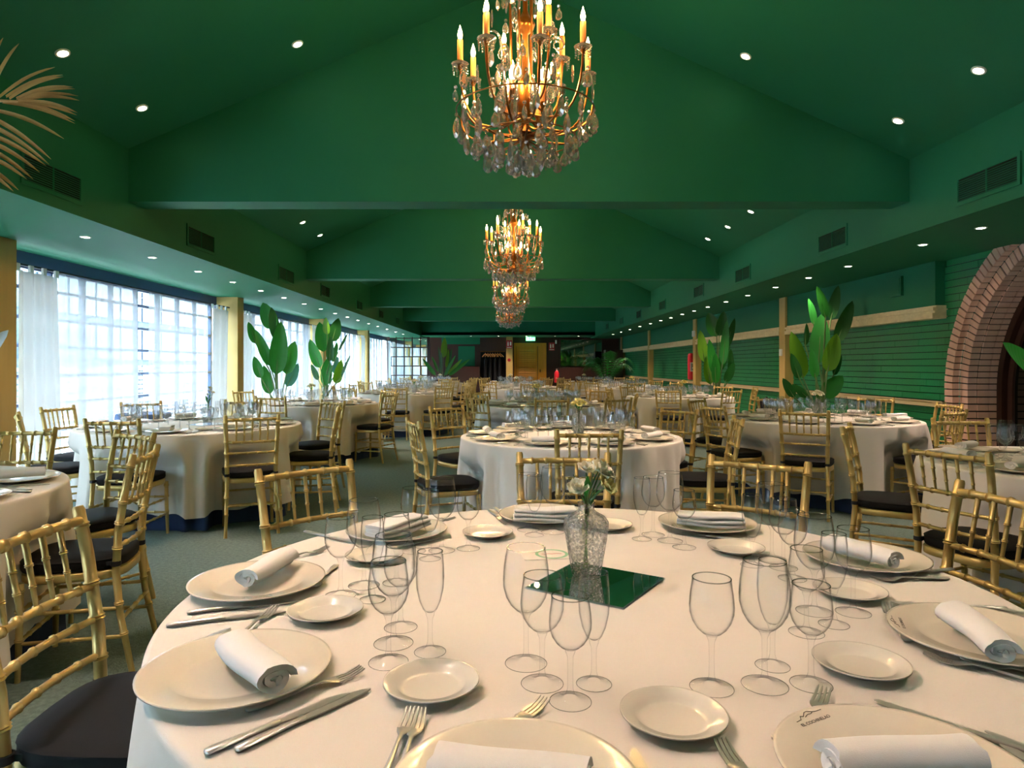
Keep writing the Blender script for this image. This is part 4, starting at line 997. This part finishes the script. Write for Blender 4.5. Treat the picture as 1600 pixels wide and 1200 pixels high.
def bouquet(x, y, z, stems, label, s=1.0, low=False):
    o = empty('flower_bouquet', (x, y, z)); tag(o, label, 'flowers', 'cream flowers in vases')
    for i, (dx, dy, dz, r, pm) in enumerate(stems):
        st = MB().tube([(dx * -.12, dy * -.12, .02 * s), (dx * .1, dy * .1, .15 * s), (dx * .2, dy * .2, .19 * s), (dx, dy, dz - r * .3)], .0022 * s, 6 if not low else 4)
        link('stem', st.mesh('stem', M['stalk']), o)
        b = MB(); petal_bloom(b, (dx, dy, dz - r * .3), (dx * 2 + .02, dy * 2 - .05, .12), r, 5 if low else 6, .62, i)
        link('bloom', b.mesh('bloom', pm, 'all'), o)
    for i in range(3 if low else 6):
        a = i * 1.1 + .3; l = MB(); b = Vector((.008 * math.cos(a), .008 * math.sin(a), .17 * s + .008 * i))
        t = b + Vector((.03 * math.cos(a), .03 * math.sin(a), .045 + .01 * (i % 3))) * s; sd = Vector((-math.sin(a), math.cos(a), 0)) * .009 * s
        m2 = (b + t) / 2 + Vector((0, 0, .006)); l.quadgrid([[b - sd * .2, b, b + sd * .2], [m2 - sd, m2 + Vector((0, 0, -.003)), m2 + sd], [t - sd * .1, t, t + sd * .1]], False)
        link('leaf', l.mesh('leaf', M['leaf'], 'all'), o)
Pt, Py = M['petal'], M['petal_y']
bouquet(vp.x, vp.y, TZ + .006, [(.0, .0, .275, .030, Pt), (.035, -.005, .275, .038, Pt), (.05, .01, .265, .032, Pt), (.047, -.02, .238, .033, Py), (-.022, -.02, .232, .033, Pt), (.02, .02, .262, .026, Py)], 'cream lisianthus stems in the cut-glass vase on the front table')
vases = {'second middle table': (.56, 5.2, Py), 'third middle table': (.42, 9.3, Py), 'second window-side table': (-2.7, 6.15, Pt), 'third window-side table': (-2.75, 9.6, Pt), 'fourth window-side table': (-1.75, 13.0, Pt), 'fifth window-side table': (-2.1, 16.8, Pt), 'second brick-side table': (3.2, 6.95, Pt), 'third brick-side table': (3.1, 11.8, Py), 'fourth brick-side table': (3.05, 16.4, Py), 'fourth middle table': (.25, 15.8, Pt), 'fifth brick-side table': (2.4, 20.8, Pt), 'sixth window-side table': (-2.0, 20.7, Pt), 'fifth middle table': (.15, 20.7, Pt)}
for i, (tn, (x, y, pm)) in enumerate(vases.items()):
    lowp = y > 8
    if y < 10: tile(x, y, .6 + i, .256, TZ + .0008, 'square mirror tile under the vase on the %s' % tn)
    vase(x, y, TZ + (.005 if y < 10 else .001), 'small cut-glass flower vase in the middle of the %s' % tn, 1, 16)
    if tn.startswith('second window'):
        st = [(.02, .0, .33, .02, pm), (.05, .0, .29, .018, pm), (.0, 0, .27, .016, pm)]
    else: st = [(.0, .0, .265, .04, pm), (.035, -.01, .25, .034, pm), (-.035, -.01, .245, .034, pm), (.0, -.035, .24, .032, pm)]
    bouquet(x, y, TZ + .006, st, 'bunch of cream blooms in the vase on the %s' % tn, 1, lowp)
cd = empty('printed_card', at(862, 866, TZ + .001), .12); tag(cd, 'white card printed with pale green ring and red script, front table', 'card')
link('card_sheet', MB().box((-.085, -.05, 0), (.07, .055, .0008)).mesh('card_sheet', M['card'], False), cd)
rg = MB(); N = 40
for j in range(N):
    a0, a1 = 2 * PI * j / N, 2 * PI * (j + 1) / N
    rg.poly([(.047 * math.cos(a0), .047 * math.sin(a0), .0012), (.047 * math.cos(a1), .047 * math.sin(a1), .0012), (.038 * math.cos(a1), .038 * math.sin(a1), .0012), (.038 * math.cos(a0), .038 * math.sin(a0), .0012)])
link('green_ring', rg.mesh('green_ring', M['card_green'], False), cd)
link('script_line', MB().tube([(-.028, .004, .001), (-.02, -.004, .001), (-.012, .003, .001), (0, -.002, .001), (.012, .002, .001), (.028, -.001, .001)], .0009, 4).mesh('script_line', M['card_red']), cd)
# ================================================================== CHANDELIERS
def almond(h, wd, th, wob=.06):
    n = 14; ring_ = []
    for i in range(n):
        a = 2 * PI * i / n; z = -h / 2 - math.cos(a) * -h / 2
        t = (z + h) / h  # 0 bottom .. 1 top
        k = math.sin(a); prof_ = (1 - .55 * t) * (1 + wob * (1 if i % 2 else -1))
        ring_.append((k * wd * prof_, 0, z))
    mb = MB(); b = len(mb.v)
    inner = lambda s: [(x * .55, s * th, -h * .52 + (z + h * .52) * .6) for x, y, z in ring_]
    mb.quadgrid([inner(-1), ring_, inner(1)], True, True, True)
    return mb
def icicle(h, r): return MB().lathe([(.0008, -h), (r * .6, -h * .9), (r, -h * .55), (r * .5, -.004), (.0008, 0)], 6)
def bead(r): return MB().sphere((0, 0, -r), r, 6, 4)
CR = M['crystal']
def pendant(h, wd):
    mb = MB(); b0 = bead(.011); mb.v += b0.v; mb.f += b0.f; mb.mi += b0.mi
    a = almond(h, wd, wd * .32); k = len(mb.v); mb.v += [(x, y, z - .024) for x, y, z in a.v]; mb.f += [tuple(i + k for i in f_) for f_ in a.f]; mb.mi += a.mi; return mb
PEND = [pendant(h, w_).mesh('crystal_pendant', CR, False) for h, w_ in ((.10, .038), (.085, .034), (.125, .042), (.07, .028))] + [icicle(.11, .009).mesh('crystal_pendant', CR, False)]
def beads_mesh():
    mb = MB()
    for k in range(9):
        a = 2 * PI * k / 9; r = .042
        for q in range(4):
            s = MB().sphere((r * math.cos(a), r * math.sin(a), -.012 - q * .014), .0065 - q * .0006, 6, 4); b = len(mb.v); mb.v += s.v; mb.f += [tuple(i + b for i in f_) for f_ in s.f]; mb.mi += s.mi
    return mb.mesh('bead_strings', CR, False)
BEADS = beads_mesh()
BOB = MB().lathe([(.008, -.01), (.02, -.006), (.045, .008), (.052, .012), (.045, .013), (.018, .004), (.015, .02), (.02, .03), (.008, .034)], 12).mesh('drip_dish', [CR])
CUP = MB().lathe([(.006, -.03), (.016, -.012), (.012, .0), (.022, .018), (.020, .03), (.012, .03)], 10).mesh('candle_cup', M['brass'])
SLV = MB().lathe([(.0165, .028), (.0165, .150), (.0135, .153), (.002, .153)], 10).mesh('candle_sleeve', M['candle'])
BULB = MB().lathe([(.004, .150), (.011, .162), (.0145, .180), (.011, .20), (.005, .220), (.0008, .236)], 10).mesh('flame_bulb', M['flame'], 'all')
def arc_arm(r0, z0, r1, z1, dip, n=10):
    """brass arm profile from hub (r0,z0) dipping down and curling up to the cup (r1,z1)"""
    P = []
    for i in range(n + 1):
        u = i / n; r = r0 + (r1 - r0) * (math.sin(u * PI / 2) ** .9); z = z0 + (z1 - z0) * u ** 2 - dip * math.sin(PI * u)
        P.append((r, 0, z))
    return MB().tube(P, .0065, 6).mesh('arm', M['brass'])
ARM1, ARM2, ARM3 = arc_arm(.03, .30, .385, .585, .10), arc_arm(.04, .42, .26, .70, .10), arc_arm(.02, .26, .13, .34, .05)
def scroll_mesh():
    P = [(.02, 0, -.28), (.035, 0, -.12), (.05, 0, 0)]
    for i in range(22):
        a = PI - i * .42; r = .05 * (1 - i / 30); P.append((.10 + r * math.cos(a), 0, .0 + r * math.sin(a)))
    return MB().tube(P, [.0075] * 3 + [.0075 * (1 - i / 40) for i in range(22)], 6).mesh('glass_scroll', CR, 'all')
SCR = scroll_mesh()
RIB = arc_arm(.02, .20, .40, .34, .03); RIB2 = arc_arm(.02, .18, .30, .17, .02)
def chandelier(Y, z0, level, label):
    """level 0: every crystal a part; 1: crystals joined; lamps always parts"""
    rr = random.Random(int(Y)); o = empty('chandelier', (.115, Y, z0)); tag(o, label, 'chandelier', 'crystal chandeliers along the ridge')
    link('stem', MB().lathe([(.001, .09), (.02, .11), (.035, .14), (.018, .17), (.03, .20), (.055, .215), (.03, .24), (.022, .30), (.04, .33), (.052, .40), (.05, .50), (.038, .53), (.02, .545), (.018, .8), (.05, .83), (.06, .86), (.03, .9), (.015, .94), (.012, 1.25), (.03, 1.28), (.001, 1.31)], 14).mesh('stem', M['brass']), o)
    cage = MB().tube([(0, 0, .50), (.005, 0, .72), (.012, 0, 1.0), (.0, 0, 1.16)], .007, 6).mesh('cage_bar', M['brass'])
    for k in range(8): a = 2 * PI * (k + .5) / 8; link('cage_bar', cage, o, (.085 * math.cos(a), .085 * math.sin(a), 0), (0, 0, a))
    link('crown_ring', MB().tube([(.13 * math.cos(i * PI / 12), .13 * math.sin(i * PI / 12), 1.08) for i in range(25)], .008, 6).mesh('crown_ring', M['brass']), o)
    link('basket_ring', MB().tube([(.405 * math.cos(i * PI / 24), .405 * math.sin(i * PI / 24), .345) for i in range(49)], .0045, 6).mesh('basket_ring', M['brass']), o)
    link('basket_ring', MB().tube([(.30 * math.cos(i * PI / 24), .30 * math.sin(i * PI / 24), .18) for i in range(49)], .0045, 6).mesh('basket_ring', M['brass']), o)
    ztop = ZR - z0; links = int((ztop - 1.31) / .05)
    ch = MB()
    for k in range(links):
        z = 1.30 + k * .05; ch.tube([(.012 * math.cos(i * PI / 4) * (1 if k % 2 else 0), .012 * math.cos(i * PI / 4) * (0 if k % 2 else 1), z + .03 + .03 * math.sin(i * PI / 4)) for i in range(9)], .003, 4)
    link('chain', ch.mesh('chain', M['brass']), o)
    link('canopy', MB().lathe([(.06, ztop - .09), (.05, ztop - .06), (.015, ztop - .05), (.01, ztop - .08)], 14).mesh('canopy', M['brass']), o)
    spots = [(k * PI / 4 + .18, .385, .585 + .03 * (k % 2), ARM1, .03 * (k % 2)) for k in range(8)] + [(k * PI / 2 + .5, .26, .70, ARM2, 0) for k in range(4)] + [(k * PI / 2 + .9, .13, .34, ARM3, 0) for k in range(4)]
    for (a, r, z, arm, dz) in spots:
        link('arm', arm, o, (0, 0, dz), (0, 0, a)); p = (r * math.cos(a), r * math.sin(a), z)
        cs = link('candle_sleeve', SLV, o, p); link('flame_bulb', BULB, cs); link('candle_cup', CUP, o, p)
        if r > .2: link('drip_dish', BOB, o, p); stuff(link('bead_strings', BEADS, o, (p[0], p[1], z + .01)))
        if r > .3 or r < .15:
            if level < 2 or rr.random() < .5:
                L = D.lights.new('bulb', 'POINT'); L.energy = BULB_W * (1 if level < 2 else 2); L.color = (1, .56, .2); L.shadow_soft_size = .03
                link('bulb', L, o, (p[0], p[1], z + .19))
    for k in range(8): a = k * PI / 4 + .5; link('arm', RIB, o, (0, 0, 0), (0, 0, a)); link('arm', RIB2, o, (0, 0, 0), (0, 0, a + .3))
    for k in range(6): a = k * PI / 3 + .2; link('glass_scroll', SCR, o, (.10 * math.cos(a), .10 * math.sin(a), .76), (0, 0, a))
    pos = []
    for (r, z, n, which) in ((.405, .345, 16, (0, 2)), (.40, .30, 10, (3, 4)), (.35, .26, 16, (0, 2, 1)), (.30, .18, 18, (0, 1, 2)), (.24, .155, 14, (1, 0, 4)), (.17, .14, 12, (0, 2, 1)), (.10, .125, 8, (2, 0)), (.04, .12, 4, (1, 4)), (.385, .54, 8, (2, 0)), (.28, .64, 8, (3, 4, 0)), (.20, .58, 8, (2, 0)), (.13, 1.06, 12, (0, 4)), (.20, .96, 8, (4, 3)), (.13, .50, 8, (2, 0)), (.44, .42, 6, (4, 3)), (.16, .40, 8, (0, 2))):
        off = rr.uniform(0, 1)
        for k in range(n):
            a = 2 * PI * (k + off) / n + rr.uniform(-.08, .08); pos.append((r * math.cos(a), r * math.sin(a), z + rr.uniform(-.02, .02), rr.uniform(0, PI), rr.choice(which)))
    if level == 0:
        for (x, y, z, a, k) in pos: link('crystal_pendant', PEND[k], o, (x, y, z), (0, 0, a))
    else:
        mb = MB()
        for (x, y, z, a, k) in pos:
            if level > 1 and rr.random() < .3: continue
            me = PEND[k]; b = len(mb.v); c_, s_ = math.cos(a), math.sin(a)
            mb.v += [(x + v.co.x * c_ - v.co.y * s_, y + v.co.x * s_ + v.co.y * c_, z + v.co.z) for v in me.vertices]; mb.f += [tuple(i + b for i in p.vertices) for p in me.polygons]; mb.mi += [0] * len(me.polygons)
        stuff(link('crystal_pendants', mb.mesh('crystal_pendants', CR, False), o))
    link('crystal_ball', MB().sphere((0, 0, .03), .03, 12, 8).mesh('crystal_ball', CR, False), o)
    return o
chandelier(4.0, 2.45, 0, 'crystal chandelier with candle bulbs, largest and nearest, before the front beam')
chandelier(9.55, 2.45, 0, 'crystal chandelier with candle bulbs, second from the near end')
chandelier(15.1, 2.45, 1, 'crystal chandelier with candle bulbs, third from the near end')
chandelier(20.7, 2.45, 2, 'crystal chandelier with candle bulbs, fourth and lowest in view')
# ================================================================== PLANTS
def paddle(mb, b, t, wd, face=(0, -1, 0), fold=.25, bend=.12, n=10):
    """paddle-shaped leaf from base b to tip t (width wd), folded along its rib"""
    b, t = Vector(b), Vector(t); ax = (t - b); L = ax.length; u = ax.normalized(); fc = Vector(face)
    sd = u.cross(fc).normalized(); nr = sd.cross(u).normalized(); rows = []
    for i in range(n + 1):
        q = i / n; wv = (math.sin(PI * (q ** .72)) ** .62 if 0 < q < 1 else 0) * wd / 2 + .002
        p = b + ax * q + nr * (bend * L * (q * q - q) * -1)
        rows.append([p - sd * wv + nr * wv * fold, p - sd * wv * .5 + nr * wv * fold * .42, p, p + sd * wv * .5 + nr * wv * fold * .42, p + sd * wv + nr * wv * fold])
    mb.quadgrid(rows, False); return mb
def pot(o, r=.2, h=.42):
    link('planter', MB().lathe([(.001, 0), (r * .75, 0), (r, h), (r * .92, h), (r * .88, h - .05), (.001, h - .05)], 20).mesh('planter', M['pot']), o)
def bird_plant(x, Y, label, leaves, seed, group, potr=.2, face=(0, -1, 0)):
    rr = random.Random(seed); o = empty('potted_bird_of_paradise', (x, Y, 0)); tag(o, label, 'plant', group); pot(o, potr)
    for i, (bp, tp, wpx, mk) in enumerate(leaves):
        dy = rr.uniform(-.22, .22)
        b = atY(bp[0], bp[1], Y + dy); t = atY(tp[0], tp[1], Y + dy + rr.uniform(-.1, .1)); b.x -= x; b.y -= Y; t.x -= x; t.y -= Y
        wd = wpx * Y / F; fc = Vector((rr.uniform(-.5, .5), -1, rr.uniform(-.1, .4)))
        lf_ = paddle(MB(), b, t, wd, fc, rr.uniform(.1, .35), rr.uniform(-.06, .1))
        link('leaf', lf_.mesh('leaf', M[mk], 'all'), o)
        root = Vector((rr.uniform(-.06, .06), rr.uniform(-.06, .06), .36)); mid = root.lerp(b, .6) + Vector(((root.x - b.x) * .15, 0, .03))
        u = (t - b).normalized()
        link('leaf_stalk', MB().tube([root, mid, b, b + u * (t - b).length * .55 - Vector((0, -.004, 0))], [.014, .012, .009, .003], 6).mesh('leaf_stalk', M['stalk']), o)
    return o
GP = 'tall potted plants along the walls'
bird_plant(-4.05, 12.15, 'tall potted plant with broad green leaves, nearest the window curtains', [
 ((427.7, 514), (410.5, 472.8), 25, 'leaf'), ((431.5, 586), (439, 502), 27, 'leaf'), ((400, 537), (388, 503), 13, 'leaf'), ((422.5, 572), (399, 515), 16, 'leaf'), ((408.5, 591), (397, 557), 15, 'leaf'), ((422, 616), (412, 571), 18, 'leaf'), ((447, 585), (461, 533), 23, 'leaf'), ((448, 604), (466, 568), 17, 'leaf_blue'), ((432, 530), (424, 480), 16, 'leaf_dark')], 3, GP)
bird_plant(-4.15, 15.6, 'tall potted plant with broad green leaves, second along the windows', [
 ((505.7, 550), (499, 503), 21, 'leaf'), ((518.5, 534), (529, 497), 19, 'leaf_dark'), ((500.5, 575), (484, 530), 18, 'leaf'), ((511, 523), (509.5, 496), 15, 'leaf_bright'), ((509.5, 603), (512, 559), 18, 'leaf'), ((520, 566), (527, 535), 9, 'leaf'), ((529, 549), (544, 520), 4, 'leaf_dark'), ((524.5, 600), (533.5, 562), 15, 'leaf_bright'), ((533, 590), (548, 554), 5, 'leaf_dark'), ((523, 585), (528, 557), 11, 'leaf_blue'), ((497.5, 594), (486, 569), 10, 'leaf_dark'), ((515, 565), (517, 525), 12, 'leaf_dark')], 5, GP)
bird_plant(4.33, 9.3, 'tall potted plant with broad leaves by the brick wall ledge', [
 ((1279, 568), (1284, 490), 29, 'leaf'), ((1255, 591), (1236, 518), 25, 'leaf_bright'), ((1249, 592), (1236, 552), 15, 'leaf_dark'), ((1292.5, 581), (1307.5, 521), 25, 'leaf_bright'), ((1307, 536), (1332, 470), 21, 'leaf_dark'), ((1272, 508), (1263, 466), 15, 'leaf'), ((1290, 497), (1276, 447), 18, 'leaf_dark'), ((1298, 500), (1310, 446), 16, 'leaf_dark'), ((1274, 591), (1268, 545), 14, 'leaf'), ((1285, 620), (1317, 587), 27, 'leaf'), ((1241, 621), (1223, 591), 14, 'leaf_dark'), ((1262, 621), (1238, 600), 12, 'leaf_dark'), ((1302, 586), (1315, 555), 15, 'leaf_dark'), ((1258, 540), (1260, 505), 12, 'leaf_dark')], 8, GP)
bird_plant(4.2, 13.5, 'tall potted plant with broad leaves, further along the brick wall', [
 ((1101, 566), (1094, 516), 15, 'leaf_bright'), ((1120, 526), (1107, 488), 21, 'leaf_dark'), ((1124, 525), (1131, 486), 17, 'leaf_dark'), ((1116, 585), (1108, 530), 15, 'leaf'), ((1110, 601), (1104, 555), 15, 'leaf_bright'), ((1118, 600), (1117, 551), 17, 'leaf'), ((1129, 571), (1136, 500), 13, 'leaf'), ((1135, 543), (1148, 497), 12, 'leaf_dark'), ((1133, 597), (1147, 566), 14, 'leaf_dark'), ((1124, 580), (1140, 530), 13, 'leaf'), ((1142, 590), (1142, 545), 10, 'leaf_dark')], 9, GP)
bird_plant(-2.35, 25.5, 'spreading potted plant with long green leaves by the back wall', [
 ((693, 559), (695, 527), 10, 'leaf_bright'), ((681, 587), (660, 560), 6, 'leaf'), ((690, 578), (685, 541), 4, 'leaf_dark'), ((701, 587), (734, 561), 6, 'leaf'), ((699, 585), (722, 561), 5, 'leaf_bright'), ((685, 581), (675, 557), 4, 'leaf'), ((698, 587), (706, 544), 6, 'leaf_dark'), ((697, 575), (701, 545), 5, 'leaf_bright'), ((694, 588), (712, 555), 5, 'leaf'), ((688, 585), (690, 550), 5, 'leaf_dark')], 12, GP)
bird_plant(4.05, 4.85, 'potted plant with pointed leaf before the brick arch at right edge', [
 ((1632, 592), (1567, 535), 34, 'leaf'), ((1700, 560), (1690, 430), 55, 'leaf'), ((1720, 570), (1780, 450), 55, 'leaf_dark'), ((1660, 600), (1640, 480), 40, 'leaf_dark')], 14, GP)
def palm(x, Y, label):
    o = empty('potted_palm', (x, Y, 0)); tag(o, label, 'plant'); pot(o, .25, .5); rr = random.Random(4)
    for k in range(11):
        a = 2 * PI * k / 11 + .2; R = 1.25 if k % 2 else 1.0; H = 1.15 + .3 * (k % 3); rows = []; mb = MB()
        P = [Vector((R * u * math.cos(a), R * u * math.sin(a), .5 + H * math.sin(u * 2.3) / 1.0 * .75)) for u in [i / 12 for i in range(13)]]
        mb.tube(P, [.014 * (1 - i / 14) for i in range(13)], 5)
        for i in range(3, 13):
            d = (P[min(i + 1, 12)] - P[i - 1]).normalized(); s = d.cross(Vector((0, 0, 1))).normalized()
            for sg in (-1, 1):
                for h in (0, .5):
                    p = P[i - 1].lerp(P[i], h); tp = p + s * sg * .26 * math.sin(PI * (i + h) / 14) + d * .16 + Vector((0, 0, -.10))
                    wv = d * .014; m_ = (p + tp) / 2 + Vector((0, 0, .02)); mb.quadgrid([[p - wv, p + wv], [m_ - wv, m_ + wv], [tp - wv * .1, tp + wv * .1]], False)
        link('frond', mb.mesh('frond', M['leaf_dark'] if k % 2 else M['leaf'], 'all'), o)
palm(3.6, 24.2, 'arching green palm in a planter at the far right corner')
# dried palm at the left edge, close to the camera
Yp = 3.3; dp = empty('dried_palm', (-3.95, 3.5, 0)); tag(dp, 'dried golden palm fronds reaching in at the top left edge', 'plant'); pot(dp, .22, .6)
root = Vector((-3.95, 3.5, 0))
def stalk(P, r): link('frond_stalk', MB().tube([Vector(p) - root for p in P], r, 6).mesh('frond_stalk', M['dry']), dp)
j1 = atY(-20, 157, Yp)
stalk([(-3.95, 3.5, .55), (-3.6, 3.45, 1.5), (-3.15, 3.35, 2.35), (-2.85, 3.3, 2.58), j1, atY(30, 158, Yp)], [.02, .017, .014, .012, .010, .004])
j2 = atY(-40, 262, Yp + .05)
stalk([(-3.95, 3.5, .55), (-3.5, 3.4, 1.35), (-3.0, 3.32, 1.95), atY(-70, 220, Yp), j2, atY(-30, 300, Yp + .05)], [.02, .016, .012, .009, .007, .003])
def blade(b, t, wd, m=M['dry']):
    b, t = b - root, t - root; u = (t - b).normalized(); sd = u.cross(Vector((0, -1, .25))).normalized(); nr = sd.cross(u); rows = []
    for i in range(8):
        q = i / 7; wv = wd * (.35 + .65 * math.sin(PI * min(1, q * .75 + .25))) * (1 if i < 7 else .15); p = b.lerp(t, q) + Vector((0, 0, .02 * math.sin(PI * q)))
        rows.append([p - sd * wv + nr * wv * .5, p, p + sd * wv + nr * wv * .5])
    link('leaf', MB().quadgrid(rows, False).mesh('leaf', m, 'all'), dp)
tips = [((0, 152), (86, 105)), ((10, 152), (98, 117)), ((15, 155), (99, 120)), ((26, 155), (114, 136)), ((28, 157), (117, 139)), ((30, 157), (122, 150)), ((30, 158), (124, 157)), ((28, 160), (121, 176)), ((22, 161), (120, 180)), ((14, 161), (117, 189)), ((5, 160), (117, 193)), ((-10, 172), (100, 217)), ((-25, 178), (80, 249)), ((-28, 190), (77, 257)), ((-32, 205), (72, 259)), ((-34, 215), (62, 269)), ((-36, 225), (52, 280)), ((-38, 240), (42, 280)), ((-40, 255), (29, 297)), ((-42, 262), (21, 299)), ((-12, 140), (30, 68)), ((-20, 130), (5, 59))]
rr = random.Random(2)
for b, t in tips:
    y = Yp + rr.uniform(-.08, .08); blade(atY(b[0], b[1], y), atY(t[0], t[1], y), .011)
link('leaf', paddle(MB(), atY(-40, 575, 3.3) - root, atY(13, 516, 3.3) - root, .07, (.3, -1, .1)).mesh('leaf', M['sheer'] if False else M['white_plastic'], 'all'), dp)
stalk([(-3.95, 3.5, .55), (-3.4, 3.4, .9), atY(-40, 575, 3.3)], [.012, .01, .006])
# low blue-grey clothed table by the window, dark jacket on the far right
bb = cloth(0, 0, .3, 77, .02, 'side_table_cover', 'blue-grey cloth over a low side table by the first window', 'table cover', M['blue_box'], None, zt=.72, n=60)
bb.location = (-4.4, 8.25, 0)
jk = empty('black_jacket', (4.02, 10.45, 0)); tag(jk, 'black garment hung on a stand between the brick-side tables', 'jacket')
link('garment', MB().lathe([(.02, .80), (.13, .77), (.17, .6), (.19, .30), (.21, .10), (.02, .09)], 14, (0, 0, 0), True, True, 1, .5).mesh('garment', M['black']), jk)
link('stand_pole', MB().lathe([(.14, 0), (.14, .02), (.015, .03), (.015, .82)], 12, (0, 0, 0), True, True).mesh('stand_pole', M['iron']), jk)
import itertools
for a_, b_ in itertools.combinations(SEATS, 2):
    if math.hypot(a_[0] - b_[0], a_[1] - b_[1]) < .5: print('CLOSE', [round(x, 2) for x in a_ + b_])
dup = {k: v for k, v in LABELS.items() if len(v) > 1}
print('DUPLABELS', len(dup), list(dup)[:12]); print('OBJECTS', len(D.objects))
